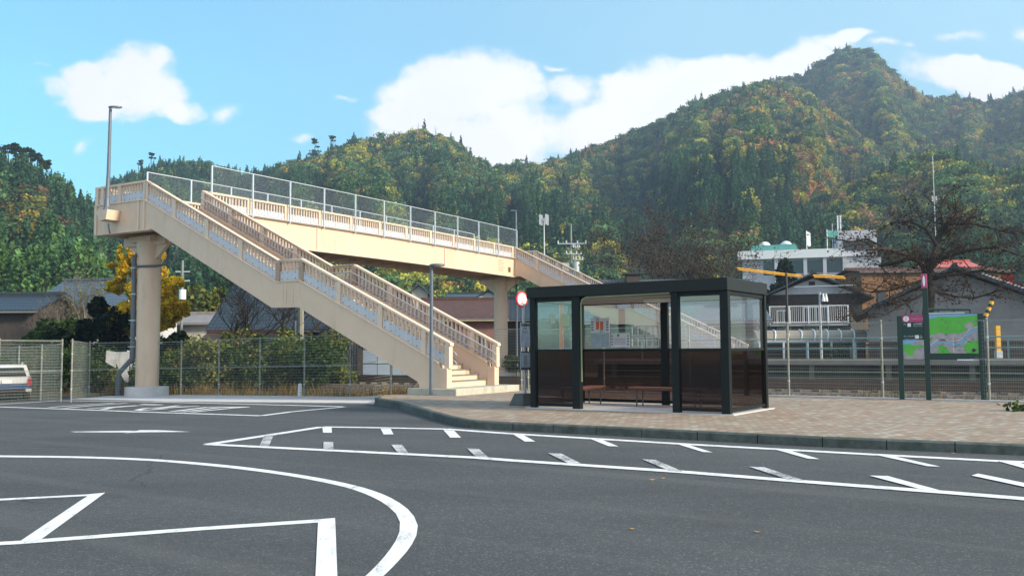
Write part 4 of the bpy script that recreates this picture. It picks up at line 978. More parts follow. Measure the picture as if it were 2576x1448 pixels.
def terrain(x, y):
    az = np.arctan2(x, y); r = np.hypot(x, y); z = np.full_like(r, -.4); own = np.full(r.shape, -1)
    for k, ((ra, rz), d, f) in enumerate(RD):
        zt = np.interp(az, ra, rz, left=-5, right=-5)
        n = fbm(az*9+k*7.3, r*.004, 3, 5+k)-.5
        ff = f*(1+.25*n)
        t = np.clip((r-ff)/(d-ff), 0, 1.6)
        g = -np.abs(fbm(az*20+3*k, r*.004, 3, 31+k)-.5)*1.0*np.sin(np.pi*np.clip(t, 0, 1))
        prof = np.where(t < 1, t**(.92)*(1-.0)+g*np.where(t < 1, 1, 0), 1-((t-1)*1.6)**1.2)
        h = zt*prof
        own = np.where(h > z, k, own); z = np.maximum(z, h)
    rough = (fbm(x*.03, y*.03, 4, 77)-.6)*9*np.clip(z/25, 0, 1)
    TOWN[0] = own
    return z+np.where(z > 0, rough*.6, 0)
azs = np.linspace(R(-41), R(41), 330); rs = np.concatenate([np.linspace(90, 400, 105), np.linspace(404, 1050, 110)])
AZ, RR_ = np.meshgrid(azs, rs); HX, HY = RR_*np.sin(AZ), RR_*np.cos(AZ); HZ = terrain(HX, HY)
nr, na = AZ.shape
me = bpy.data.meshes.new('hills'); vv = np.stack([HX, HY, HZ], -1).reshape(-1, 3)
i0 = (np.arange(nr-1)[:, None]*na+np.arange(na-1)[None, :]).reshape(-1)
quads = np.stack([i0, i0+1, i0+na+1, i0+na], 1)
# leave out what lies flat on the valley floor
zq = vv[:, 2][quads].max(1); quads = quads[zq > -.2]
me.from_pydata(vv.tolist(), [], quads.tolist()); me.materials.append(HILL); me.shade_smooth()
hills = bpy.data.objects.new('hills', me); COL.objects.link(hills); struct(hills)

# ------------------------------------------------------------------ leaf clusters and forest stock
def leaf_quads(cents, size, rg, flat=0., up=.0):
    """cents (n,3) -> verts, faces of randomly turned leaf clumps"""
    n = len(cents); a = rg.normal(size=(n, 3)); a[:, 2] *= (1-flat); a /= np.linalg.norm(a, axis=1)[:, None]+1e-9
    b = rg.normal(size=(n, 3)); b[:, 2] *= (1-flat); b -= a*(a*b).sum(1)[:, None]; b /= np.linalg.norm(b, axis=1)[:, None]+1e-9
    s = size*rg.uniform(.6, 1.3, (n, 1)); s = s*np.ones((n, 1))
    v = np.stack([cents-a*s-b*s*.35, cents-b*s*.9+a*s*.15, cents+a*s+b*s*.2, cents+b*s*.85-a*s*.1], 1).reshape(-1, 3)
    f = (np.arange(n)[:, None]*4+np.arange(4)[None, :])
    return v, f
def crown_points(rg, kind, n):
    if kind == 'broad':
        nb = 14; c = rg.normal(size=(nb, 3)); c /= np.linalg.norm(c, axis=1)[:, None]; c *= rg.uniform(.35, .75, (nb, 1)); c[:, 2] = c[:, 2]*.75+.05
        k = rg.integers(0, nb, n); p = rg.normal(size=(n, 3)); p /= np.linalg.norm(p, axis=1)[:, None]; p *= rg.uniform(.75, 1., (n, 1))*rg.uniform(.26, .42, nb)[k][:, None]
        return c[k]+p+np.array([0, 0, .95])
    if kind == 'conifer':
        t = 1-np.sqrt(rg.uniform(0, 1, n)); ph = rg.uniform(0, 2*np.pi, n); lay = np.floor(t*11)/11
        rad = (1-t)*.46+.05*np.sin(t*60)*(1-t); rad = rad*rg.uniform(.6, 1.1, n)
        return np.stack([rad*np.cos(ph), rad*np.sin(ph), .15+t*2.1-rad*.25], 1)
    if kind == 'pine':
        nb = 9; c = np.stack([rg.normal(0, .38, nb), rg.normal(0, .38, nb), rg.uniform(1.25, 2.0, nb)], 1); c[:, :2] *= (2.25-c[:, 2:])
        k = rg.integers(0, nb, n); p = rg.normal(size=(n, 3))*np.array([.24, .24, .07]); return c[k]+p
def tree_mesh(name, kind, n, size, seed, mats):
    rg = np.random.default_rng(seed); p = crown_points(rg, 'broad' if kind == 'bare' else kind, n)
    v, f = leaf_quads(p, size, rg, .35 if kind != 'conifer' else .1)
    lf = rg.uniform(0, 1, n)*.5+.5*np.clip((p[:, 2]-p[:, 2].min())/(np.ptp(p[:, 2])+1e-6), 0, 1)*rg.uniform(.4, 1, n)  # light from above put into the tint: leaves brighten toward the crown top
    verts = v.tolist(); faces = [tuple(q) for q in f]; ml = [0]*len(faces)
    tk = MB(); top = {'broad': .9, 'conifer': 1.9, 'pine': 1.7, 'bare': 1.2}[kind]
    tk.tube([(0, 0, -.5), (.01, 0, top*.5), (-.02, .02, top)], [.05, .035, .015] if kind != 'pine' else [.03, .025, .012], 5)
    if kind == 'pine':
        for q in range(5): tk.tube([(0, 0, 1.2+.1*q), (.3*math.cos(q*2.4), .3*math.sin(q*2.4), 1.4+.1*q)], [.015, .006], 3)
    k = len(verts); verts += tk.v; faces += [tuple(i+k for i in ff) for ff in tk.f]; ml += [1]*len(tk.f)
    me = bpy.data.meshes.new(name); me.from_pydata(verts, [], faces); me.materials.append(mats[0]); me.materials.append(mats[1])
    me.polygons.foreach_set('material_index', ml)
    a = me.attributes.new('leaf', 'FLOAT', 'FACE'); a.data.foreach_set('value', np.concatenate([lf, np.full(len(tk.f), .4)]).astype(np.float32))
    return me
stock = []
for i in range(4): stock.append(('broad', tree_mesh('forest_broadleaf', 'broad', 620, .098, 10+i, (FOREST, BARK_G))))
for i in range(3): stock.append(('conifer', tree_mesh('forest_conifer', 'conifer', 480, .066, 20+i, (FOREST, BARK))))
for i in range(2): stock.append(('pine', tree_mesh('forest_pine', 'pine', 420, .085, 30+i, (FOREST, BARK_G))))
sn = MB()
for q in range(9):
    a = q*2.4; sn.tube([(0, 0, .5+q*.14), (.25*math.cos(a), .25*math.sin(a), .8+q*.15)], [.012, .004], 3)
sn.tube([(0, 0, -.3), (.01, 0, 1), (0, .01, 2.1)], [.035, .022, .006], 4)
sme = bpy.data.meshes.new('forest_snag'); sme.from_pydata(sn.v, [], sn.f); sme.materials.append(BARK_G); stock.append(('snag', sme))
# candidate positions over the hills, dropped where the land hides them
rg = np.random.default_rng(5)
N = 120000
az = rg.uniform(R(-37), R(37), N); rr = np.sqrt(rg.uniform(100**2, 960**2, N)); keepd = rg.uniform(0, 1, N) < np.clip(1.25-rr/1100, .35, 1); az, rr = az[keepd], rr[keepd]
x, y = rr*np.sin(az), rr*np.cos(az); z = terrain(x, y); own = TOWN[0]
ang = (HZ+5-HC)/RR_; mx = np.maximum.accumulate(ang, 0)
ia = np.clip(((az-azs[0])/(azs[1]-azs[0])).astype(int), 0, na-1); ir = np.clip(np.searchsorted(rs, rr)-2, 0, nr-1)
vis = ((z+11-HC)/rr > mx[ir, ia]-.004) & (z > 1.5)
az, rr, x, y, z, own = az[vis], rr[vis], x[vis], y[vis], z[vis], own[vis]
el = (z-HC)/rr; n = len(x)
zone = fbm(x*.011, y*.011, 4, 3); zone2 = fbm(x*.022+40, y*.022, 4, 9); u = rg.uniform(0, 1, n)
steep = np.interp(el, [.03, .08, .13, .20, .30], [.56, .52, .32, .02, .0])
isleft = az < R(-14)
zadd = np.select([own == 5, own == 4, own == 0, own == 6], [.38, .12, -.06, .0], 0.)+np.where((own == 2) & (el > .10) & (el < .185) & (az > R(8)) & (az < R(17)), .45, 0)+np.where((own == 1) & (el > .09) & (el < .15) & (az > R(-4)), .4, 0)
pc_ = np.clip(zadd+steep+(zone-.5)*2.2*np.interp(el, [.1, .3], [1, .25])+np.where(isleft & (el < .17), .35, 0), 0, 1)
conif = u < np.where(pc_ > .5, .96, .06)
pine = (~conif) & (rg.uniform(0, 1, n) < .10)
kind = np.where(conif, 1, np.where(pine, 2, 0))
# ridge-top snags
top_r = (el > .20) & (rg.uniform(0, 1, n) < .06); kind = np.where(top_r & (kind == 0), 3, kind)
G1 = np.array([[.080, .135, .055], [.14, .175, .045], [.24, .24, .045], [.11, .13, .055], [.32, .28, .045], [.33, .215, .06], [.23, .155, .08], [.34, .155, .06], [.055, .11, .060]])
warm = np.clip((zone2-.47)*4.2+.30+np.interp(el, [.10, .24], [.06, .16]), 0, 1); rust = np.interp(el, [.12, .26], [.2, 1.])*np.clip((fbm(x*.016+9, y*.016, 3, 55)-.42)*6, 0, 1)
pr = np.stack([1.3-warm, 1.3-warm*.6, .8+warm*.7, .9-warm*.5, .06+warm*.6, .02+warm*(.25+.9*rust), .12+warm*(.3+1.1*rust), .003+.05*warm+.05*rust, 1.1-warm*.8], 1); pr = np.clip(pr, .005, 2); pr /= pr.sum(1)[:, None]
ci = (pr.cumsum(1) < rg.uniform(0, 1, (n, 1))).sum(1).clip(0, 8)
col = G1[ci]
ccon = np.array([.030, .066, .032])*rg.uniform(.7, 1.45, (n, 1))+np.where((zone > .60)[:, None], 1, 0)*np.array([.035, .055, .004])*rg.uniform(0, 1, (n, 1))  # yellow-green added in noise zones paints sunlit patches on the cedars
cpin = np.array([.065, .115, .045])*rg.uniform(.7, 1.4, (n, 1))
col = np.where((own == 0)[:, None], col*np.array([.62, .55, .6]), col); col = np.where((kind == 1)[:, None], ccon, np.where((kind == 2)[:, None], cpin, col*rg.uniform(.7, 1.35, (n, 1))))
sc_ = np.where(kind == 1, rg.uniform(4.0, 6.4, n), np.where(kind == 3, rg.uniform(4, 6, n), rg.uniform(2.8, 5.2, n)))*np.interp(rr, [100, 400, 960], [.85, 1.0, 1.3])
var = np.select([kind == 0, kind == 1, kind == 2], [rg.integers(0, 4, n), 4+rg.integers(0, 3, n), 7+rg.integers(0, 2, n)], 9)
print('forest trees', n)
fm = bpy.data.meshes.new('hill_forest'); fm.from_pydata(np.stack([x, y, z-.3], 1).tolist(), [], [])
def fattr(nm, ty, dat, key='value'):
    a = fm.attributes.new(nm, ty, 'POINT'); a.data.foreach_set(key, np.ascontiguousarray(dat).astype(np.int32 if ty == 'INT' else np.float32).ravel())
fattr('tint', 'FLOAT_VECTOR', col, 'vector'); fattr('size', 'FLOAT', sc_); fattr('kind_i', 'INT', var)
fattr('turn', 'FLOAT_VECTOR', np.stack([rg.normal(0, .05, n), rg.normal(0, .05, n), rg.uniform(0, 6.28, n)], 1), 'vector')
forest = bpy.data.objects.new('hill_forest', fm); COL.objects.link(forest); forest['kind'] = 'stuff'
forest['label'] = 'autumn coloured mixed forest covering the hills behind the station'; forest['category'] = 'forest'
ng = bpy.data.node_groups.new('forest nodes', 'GeometryNodeTree')
ng.interface.new_socket('Geometry', in_out='INPUT', socket_type='NodeSocketGeometry'); ng.interface.new_socket('Geometry', in_out='OUTPUT', socket_type='NodeSocketGeometry')
gi = ng.nodes.new('NodeGroupInput'); go = ng.nodes.new('NodeGroupOutput'); jn = ng.nodes.new('GeometryNodeJoinGeometry')
def nattr(nm, ty):
    q = ng.nodes.new('GeometryNodeInputNamedAttribute'); q.data_type = ty; q.inputs[0].default_value = nm; return [o for o in q.outputs if o.enabled][0]
aS, aT, aK = nattr('size', 'FLOAT'), nattr('turn', 'FLOAT_VECTOR'), nattr('kind_i', 'INT')
for k, (kd, me_) in enumerate(stock):
    so = bpy.data.objects.new(me_.name, me_)          # not linked to the scene: only the node tree knows it
    oi = ng.nodes.new('GeometryNodeObjectInfo'); oi.inputs['Object'].default_value = so; oi.inputs['As Instance'].default_value = True
    cmpn = ng.nodes.new('FunctionNodeCompare'); cmpn.data_type = 'INT'; cmpn.operation = 'EQUAL'
    ii = [s for s in cmpn.inputs if s.enabled]; ng.links.new(aK, ii[0]); ii[1].default_value = k
    ip = ng.nodes.new('GeometryNodeInstanceOnPoints'); ng.links.new(gi.outputs[0], ip.inputs['Points']); ng.links.new(cmpn.outputs[0], ip.inputs['Selection'])
    ng.links.new(oi.outputs['Geometry'], ip.inputs['Instance']); ng.links.new(aT, ip.inputs['Rotation']); ng.links.new(aS, ip.inputs['Scale'])
    ng.links.new(ip.outputs[0], jn.inputs[0])
ng.links.new(jn.outputs[0], go.inputs[0])
md = forest.modifiers.new('forest', 'NODES'); md.node_group = ng


# ------------------------------------------------------------------ trees and shrubs near the railway
def leaf_obj(name, cents, size, material, par, rg, flat=.3, shade=None):
    v, f = leaf_quads(np.asarray(cents), size, rg, flat)
    m = MB(); m.v = [tuple(p) for p in v]; m.f = [tuple(q) for q in f]
    n = len(cents); lf = rg.uniform(0, 1, n)
    return m.build(name, material, par, attr=lf)
def ell(rg, c, r, n, nb=18, solid=.5):
    """points of an uneven crown: many sub-clumps inside an ellipsoid with gaps between"""
    q = rg.normal(size=(nb, 3)); q /= np.linalg.norm(q, axis=1)[:, None]; q *= rg.uniform(solid, .95, (nb, 1))
    k = rg.integers(0, nb, n); p = rg.normal(size=(n, 3)); p /= np.linalg.norm(p, axis=1)[:, None]; p *= rg.uniform(.3, 1, (n, 1))**.5*rg.uniform(.18, .40, nb)[k][:, None]
    return np.asarray(c)+(q[k]+p)*np.asarray(r)
def branches(m, base, h, spread, seed, r0=.12, lv=5, tips=None, nb=(3, 4), first=.35, up=.35):
    rd = random.Random(seed)
    def go(p, d, L, r, k):
        pts = [p]; q = p
        for i in range(4):
            d = (d+Vector((rd.gauss(0, .16), rd.gauss(0, .16), rd.gauss(.03, .10)))).normalized(); q = q+d*L/4; pts.append(q)
        m.tube(pts, [r*(1-.5*i/4) for i in range(5)], 6 if k > 2 else (4 if k > 1 else 3))
        if tips is not None and k <= 2: tips.extend(pts[1:])
        if k == 0: return
        for j in range(rd.randint(*nb)):
            a = rd.uniform(0, 2*math.pi); sd_ = spread*rd.uniform(.7, 1.3)
            nd = (d+Vector((math.cos(a)*sd_, math.sin(a)*sd_, rd.uniform(-.1, up)))).normalized()
            go(pts[rd.choice((2, 3, 4))], nd, L*rd.uniform(.6, .85), r*.5, k-1)
    go(Vector(base), Vector((0, 0, 1)), h*first, r0, lv)
def tree(name, c, h, rad, leafm, label, cat='tree', n=2600, size=.16, seed=1, bark=None, low=.25, group=None, nb=18, solid=.45):
    rg = np.random.default_rng(seed); r = thing(name, c, label, cat, group); m = MB()
    branches(m, c, h*.9, .7, seed, r0=.03*h**.9, lv=3, first=.42); m.build('trunk', bark or BARK, r)
    zc = c[2]+h*(low+(1-low)/2)
    leaf_obj('crown', ell(rg, (c[0], c[1], zc), (rad, rad, h*(1-low)/2), n, nb, solid), size, leafm, r, rg)
    return r
GB = -.3
def at(px, dep, z=GB):
    r = ray(px, 850); return (r[0]*dep/r[1], dep, z)
def zat(py, dep, px=1288): return D(px, py, dep).z
# ginkgo turning yellow, with taller pointed upper boughs
c = at(350, 47); rg = np.random.default_rng(3)
gk = thing('ginkgo_tree', c, 'yellow and orange ginkgo tree behind the left bridge pillar', 'tree')
m = MB(); branches(m, c, 6.4, .45, 4, r0=.13, lv=4, first=.5, up=.9); m.build('trunk', BARK_G, gk)
P = []
for (px, py, rx, rz, n) in ((335, 770, .9, 1.1, 700), (350, 820, 1.6, .7, 600), (425, 760, .7, 1.1, 600), (300, 720, .6, .5, 320), (312, 665, .35, .55, 260), (335, 650, .4, .8, 360), (360, 690, .9, .9, 500), (430, 715, .6, .55, 320), (300, 640, .12, .45, 90), (326, 622, .10, .4, 80), (280, 668, .2, .15, 70), (290, 800, .8, .7, 400), (395, 790, .9, .9, 500), (285, 830, .9, .7, 420), (440, 790, .6, .9, 400), (320, 790, 1.0, .9, 500), (410, 690, .4, .5, 200), (385, 640, .5, .7, 260)):
    q = D(px, py, 47+rg.uniform(-.8, .8)); P.append(ell(rg, tuple(q), (rx, rx, rz), int(n*3.4), 14, .15))
leaf_obj('crown', np.concatenate(P), .12, L_YEL, gk, rg)
tree('evergreen_tree', at(222, 46), 4.9, 2.1, L_DARK, 'dark rounded evergreen tree standing left of the yellow ginkgo', n=4200, size=.17, seed=12, low=.02)
tree('evergreen_tree', at(425, 45), 2.9, 1.5, L_DARK, 'low dark evergreen bush tree at the right foot of the yellow ginkgo', n=2400, size=.15, seed=13, low=.02)
tree('evergreen_tree', at(150, 52), 3.6, 1.8, L_GREEN, 'green and brown leafy tree in front of the plastered wall at far left', n=2600, size=.16, seed=14, low=.02)
tree('green_tree', at(515, 86), 8.6, 2.9, L_OLIVE, 'olive green rounded tree behind the utility pole left of the dark roof', n=3000, size=.24, seed=15, low=.1)
def bare(c, h, label, seed, spread=.75, lv=5, r0=None, leaf=0, lm=None, bark=None, first=.33, name='bare_tree', nb=(3, 4), up=.35):
    r = thing(name, c, label, 'tree'); m = MB(); tips = []
    branches(m, c, h, spread, seed, r0=r0 or .022*h, lv=lv, tips=tips, first=first, nb=nb, up=up); m.build('trunk', bark or BARK_G, r)
    if leaf:
        rg = np.random.default_rng(seed); t = np.array([tuple(p) for p in tips]); t = t[rg.integers(0, len(t), leaf)]+rg.normal(0, .12, (leaf, 3))
        leaf_obj('crown', t, .075, lm or L_BROWN, r, rg)
    return r
bare(at(182, 62), 8.2, 'leafless pale grey tree rising above the tiled roofs at far left', 21, .5, 5, leaf=500, lm=L_OLIVE)
bare(at(120, 60), 5.6, 'small leafless greyish tree in front of the far left roofs', 22, .7, 5)
bare(at(600, 47), 8.0, 'leafless dark shrub tree in front of the big blue grey roof under the stairs', 23, .9, 5, bark=BARK, r0=.15, nb=(4, 4))
bare(at(705, 46), 8.5, 'wide leafless tree in front of the blue grey roof left of the concrete pole', 24, .9, 5, bark=BARK, r0=.15, nb=(4, 4))
bare(at(1670, 78), 17, 'leafless brownish tree behind the bus shelter roof, left one of two', 25, .8, 5, leaf=5000, nb=(4, 4), r0=.2)
bare(at(1800, 80), 18, 'leafless brownish tree behind the bus shelter roof, right one of two', 26, .8, 5, leaf=5000, nb=(4, 4), r0=.2)
tree('conifer_tree', at(1962, 110, .2), 12.0, 3.0, L_DARK, 'dark layered pine in front of the white public building', n=2600, size=.28, seed=81, low=.25)
tree('green_tree', at(1900, 118, .2), 9.5, 4.0, L_GREEN, 'green tree below the left end of the white public building', n=2600, size=.28, seed=82, low=.1)
tree('green_tree', at(2070, 122, .2), 10.0, 4.5, L_OLIVE, 'olive tree below the right half of the white public building', n=2600, size=.28, seed=83, low=.1)
# the big dark cherry behind the map sign
c = at(2335, 45, .0); r = thing('cherry_tree', c, 'big spreading dark cherry tree with few brown leaves behind the map sign', 'tree')
m = MB(); tips = []; rd = random.Random(5)
tk = [Vector(c), D(2333, 820, 45), D(2338, 740, 45), D(2334, 690, 45.0)]
m.tube(tk, [.34, .29, .25, .25], 10)
limbs = [([(2334, 700), (2330, 655), (2290, 648), (2245, 662), (2210, 668)], .17), ([(2334, 695), (2345, 655), (2360, 600), (2385, 560), (2420, 530)], .19), ([(2334, 700), (2315, 660), (2280, 640), (2230, 625), (2180, 628)], .12),
         ([(2345, 660), (2400, 640), (2450, 625), (2510, 622), (2560, 640)], .10), ([(2355, 615), (2330, 575), (2290, 555), (2240, 560)], .09), ([(2340, 700), (2400, 690), (2470, 680), (2540, 690)], .09), ([(2334, 700), (2290, 715), (2240, 730), (2190, 735)], .08),
         ([(2338, 730), (2400, 745), (2450, 750), (2500, 735)], .07), ([(2336, 735), (2280, 760), (2230, 790), (2200, 800)], .06), ([(2385, 565), (2440, 560), (2500, 575), (2560, 590)], .08), ([(2375, 580), (2370, 545), (2360, 520)], .06), ([(2230, 625), (2180, 600), (2130, 610)], .06)]
for P, r0 in limbs:
    dd = rd.uniform(-1.8, 1.8); pts = [D(x, y, 45+dd*i/len(P)) for i, (x, y) in enumerate(P)]; m.tube(pts, [r0*(1-.65*i/len(P)) for i in range(len(P))], 7)
    for i in range(1, len(pts)):
        for k in range(5 if r0 > .07 else 4):
            f = rd.random(); p = pts[i-1].lerp(pts[i], f); a = rd.uniform(0, 2*math.pi); d = (pts[i]-pts[i-1]).normalized()*.6+Vector((math.cos(a), math.sin(a)*.8, rd.uniform(-.25, .55)))
            d.normalize(); L = rd.uniform(.8, 1.9); q = [p]
            for s_ in range(4): d = (d+Vector((rd.gauss(0, .2), rd.gauss(0, .2), rd.gauss(0, .14)))).normalized(); q.append(q[-1]+d*L/4)
            m.tube(q, [.032, .026, .02, .013, .007], 4); tips.extend(q[2:])
            for t in range(11):
                b = q[rd.randint(1, 4)]; dd2 = (d+Vector((rd.gauss(0, .7), rd.gauss(0, .7), rd.gauss(0, .5)))).normalized(); L2 = rd.uniform(.3, .9); w_ = [b, b+dd2*L2*.5+Vector((0, 0, rd.gauss(0, .05))), b+dd2*L2]
                m.tube(w_, [.010, .007, .004], 3); tips.extend(w_[1:])
m.build('trunk', BARK, r)
rg = np.random.default_rng(9); t = np.array([tuple(p) for p in tips]); t = t[rg.integers(0, len(t), 5200)]+rg.normal(0, .12, (5200, 3)); leaf_obj('crown', t, .055, L_BROWN, r, rg)
# shrubs along the railway behind the left fence
SH_ = [(415, 39.5, 1.7, 1.5, L_GREEN, 'dark green shrub directly right of the bridge pillar'), (470, 41, 2.3, 1.6, L_OLIVE, 'olive shrub behind the second fence post right of the pillar'), (520, 40, 2.7, 1.5, L_OLIVE, 'tall olive bamboo shrub peeking above the fence under the stairs'), (575, 41, 2.6, 1.7, L_OLIVE, 'yellowish green bamboo shrub behind the fence below the big roof'),
       (632, 40.5, 2.5, 1.6, L_GREEN, 'green shrub behind the fence left of the concrete pole'), (690, 41, 2.9, 1.7, L_OLIVE, 'olive bamboo clump left of the concrete utility pole'), (800, 40.5, 2.8, 1.6, L_GREEN, 'dark green bamboo clump right of the concrete utility pole'), (838, 42, 2.6, 1.2, L_OLIVE, 'olive shrub in front of the white barred wall'), (735, 43, 2.6, 1.6, L_GREEN, 'green shrub around the foot of the concrete utility pole'),
       (205, 42, 2.3, 2.0, L_GREEN, 'green shrub behind the gap between the two fences'), (110, 43, 2.4, 2.4, L_OLIVE, 'olive green shrub behind the fence above the parked car'), (20, 44, 2.3, 2.6, L_GREEN, 'green shrub behind the parked white and blue car'), (275, 43, 1.3, 1.7, L_OLIVE, 'yellow green low shrub in front of the white panel')]
for i, (px, dp, h, rad, lm, lab) in enumerate(SH_):
    tree('shrub', at(px, dp), h, rad, lm, lab, 'shrub', n=5200, size=.062, seed=40+i, low=-.05, group='shrubs behind the left fence', nb=34, solid=.25)
for i, (px, dp, h, lab) in enumerate(((2090, 64, 1.6, 'low green bush at the arched bicycle shed'), (1300, 60, 1.2, 'yellow green weeds behind the bus stop sign'))):
    tree('shrub', at(px, dp, .0 if i else .3), h, 1.1, L_OLIVE if i else L_GREEN, lab, 'shrub', n=900, size=.12, seed=60+i, low=0)
# dry grass along the fence and the tracks
rg = np.random.default_rng(11); P = []
for k in range(15000):
    x = rg.uniform(-26, 16); d = .25+rg.exponential(1.5)
    y = fence_y(x)+d
    if d > 8: continue
    P.append((x, y, ground_z(x, y)))
P = np.array(P); n = len(P); dens_ = fbm(P[:, 0]*.5, P[:, 1]*.5, 3, 8); P = P[dens_ > .42]; n = len(P)
h = rg.uniform(.12, .55, n)*np.interp(fbm(P[:, 0]*.8, P[:, 1]*.8, 3, 4), [.3, .7], [.5, 1.2]); a = rg.uniform(0, 6.28, n); w = .012
dx, dy = np.cos(a)*w, np.sin(a)*w; lx, ly = rg.normal(0, .12, n)*h*2, rg.normal(0, .12, n)*h*2
v = np.stack([np.stack([P[:, 0]-dx, P[:, 1]-dy, P[:, 2]-.03], 1), np.stack([P[:, 0]+dx, P[:, 1]+dy, P[:, 2]-.03], 1), np.stack([P[:, 0]+lx+dx*.4, P[:, 1]+ly+dy*.4, P[:, 2]+h], 1), np.stack([P[:, 0]+lx-dx*.4, P[:, 1]+ly-dy*.4, P[:, 2]+h], 1)], 1).reshape(-1, 3)
m = MB(); m.v = [tuple(p) for p in v]; m.f = [(4*i, 4*i+1, 4*i+2, 4*i+3) for i in range(n)]
o = m.build('dry_grass', L_GRASS, attr=rg.uniform(0, 1, n)); o['kind'] = 'stuff'; o['label'] = 'dry brown grass along the railway behind the fences'; o['category'] = 'grass'
# a weed at the right end of the paving
c = G(2565, 1033, PAVE); rg = np.random.default_rng(2); r = thing('weed', c, 'small green weed growing out of the paving at the right edge', 'weed'); leaf_obj('leaves', np.array(c)+rg.normal(0, 1, (90, 3))*np.array([.14, .10, .05])+np.array([0, 0, .07]), .05, L_GREEN, r, rg)

# ------------------------------------------------------------------ railway
U = Vector((-math.sin(TH), math.cos(TH), 0)); V = Vector((math.cos(TH), math.sin(TH), 0))
def RW(t, o, z): return Vector((B0[0], B0[1], 0))+U*t+V*o+Vector((0, 0, z))
m = MB()
for o0, o1 in ((8.0, 19.5),): m.prism([(o0-.9, -.5), (o0, .02), (o1, .02), (o1+.9, -.5)], lambda u, v, d: RW(d, u, v), -40, 60)
fixn(struct(m.build('track_ballast', BALLAST)))
for o, lab in ((10.0, 'rusty railway track nearest the fence under the footbridge'), (14.2, 'second rusty railway track beside the station platform')):
    r = thing('railway_track', RW(0, o, 0), lab, 'railway track'); m = MB()
    for s in (-.53, .53): m.box(-38, 58, o+s-.035, o+s+.035, .08, .24, RW)
    m.build('rails', mat('rusty rail', (.10, .055, .035), .6, .2, 4), r)
    m = MB(); t = -38
    while t < 58: m.box(t, t+.22, o-1.0, o+1.0, .0, .09, RW); t += .62
    m.build('sleepers', mat('old sleeper', (.10, .085, .07), .9, .25, 3), r)
# station platform on the far side of the tracks (deck on posts, shade underneath filled in dark)
PO = 16.4
pf = thing('station_platform', RW(-20, PO, 0), 'long low railway platform with pale edge and dark underside beyond the fence', 'platform')
MB().box(-44, 3.0, PO, PO+3.4, .80, .98, RW).build('platform_deck', mat('platform deck', (.22, .205, .19), .85, .15, 2), pf)
MB().box(-44, 3.0, PO+.5, PO+.62, .982, .99, RW).build('warning_line', YELLOW, pf)
MB().box(-44, 3.0, PO+.35, PO+3.2, -.2, .79, RW).build('underdeck_shade_block', mat('dark underdeck shade', (.045, .045, .042), .95, .3, 2), pf)  # near-black block stands in for the shaded void under the deck
t = -43
while t < 3: MB().box(t, t+.2, PO+.15, PO+.34, -.1, .79, RW).build('platform_post', mat('old platform post', (.14, .135, .12), .9), pf); t += 3.0
m = MB()
for z in (.25, .5): m.tube([RW(-43.5, PO-.05, z), RW(2.6, PO-.05, z)], .025, 5)
m.build('platform_pipe', mat('platform pipe', (.22, .23, .15), .6), pf)
m = MB()
for z in (1.45, 1.9): m.tube([RW(-44, PO+3.3, z), RW(3, PO+3.3, z)], .03, 5)
t = -44
while t < 3.1: m.box(t-.03, t+.03, PO+3.27, PO+3.33, .98, 1.92, RW); t += 2.
tag(m.build('platform_railing', mat('blue green rail', (.14, .24, .24), .5)), 'thin blue green railing along the back of the station platform', 'railing')
p = D(2228, 955, 41); pb2 = thing('yellow_cable_marker', (p.x, p.y, -.2), 'yellow upright box with long yellow pole lying beside the platform', 'marker')
MB().box(p.x-.10, p.x+.10, p.y-.08, p.y+.08, zat(967, 41, 2228), zat(938, 41, 2228)).build('marker_box', YELLOW, pb2); MB().box(p.x-.03, p.x+.03, p.y-.03, p.y+.03, -.3, zat(967, 41, 2228)).build('post', STEEL, pb2)
a, b = D(2094, 955, 41), D(2246, 949, 41); MB().tube([a, b], .035, 6).build('pole_arm', mat('olive yellow', (.36, .34, .10), .5), pb2)
MB().cyl((a.x+.3, a.y, -.3), (a.x+.3, a.y, a.z), .03).cyl((b.x-.2, b.y, -.3), (b.x-.2, b.y, b.z), .03).build('arm_stand', STEEL, pb2)
m = MB(); c = at(755.5, 33.6); m.tube([(c[0], c[1], -.35), (c[0], c[1], .20), (c[0], c[1], .30), (c[0], c[1], .33)], [.075, .075, .06, .02], 10); mm = m.build('marker_stake', WHITE, smooth=True); tag(mm, 'small round topped white marker stake behind the fence under the stairs', 'marker stake')
# white panel and sheet behind the left fence
c = D(290, 915, 41); 
tag(fixn(MB().prism([(-.02, 1.05), (.75, .98), (1.62, 1.0), (1.60, -.62), (1.35, -.55), (1.0, -.1), (.72, .4), (.68, .15), (-.05, .45)], lambda u, v, d: (c.x-.40+u*.62, c.y+d, c.z+v*.85-.30), 0, .04).build('leaning_board', mat('dirty white panel', (.50, .50, .50), .7, .15, 3, extra=stains((.25, .23, .2), 3, .5, .7, .8)))), 'torn white panel leaning in the shrubs left of the bridge pillar', 'panel')

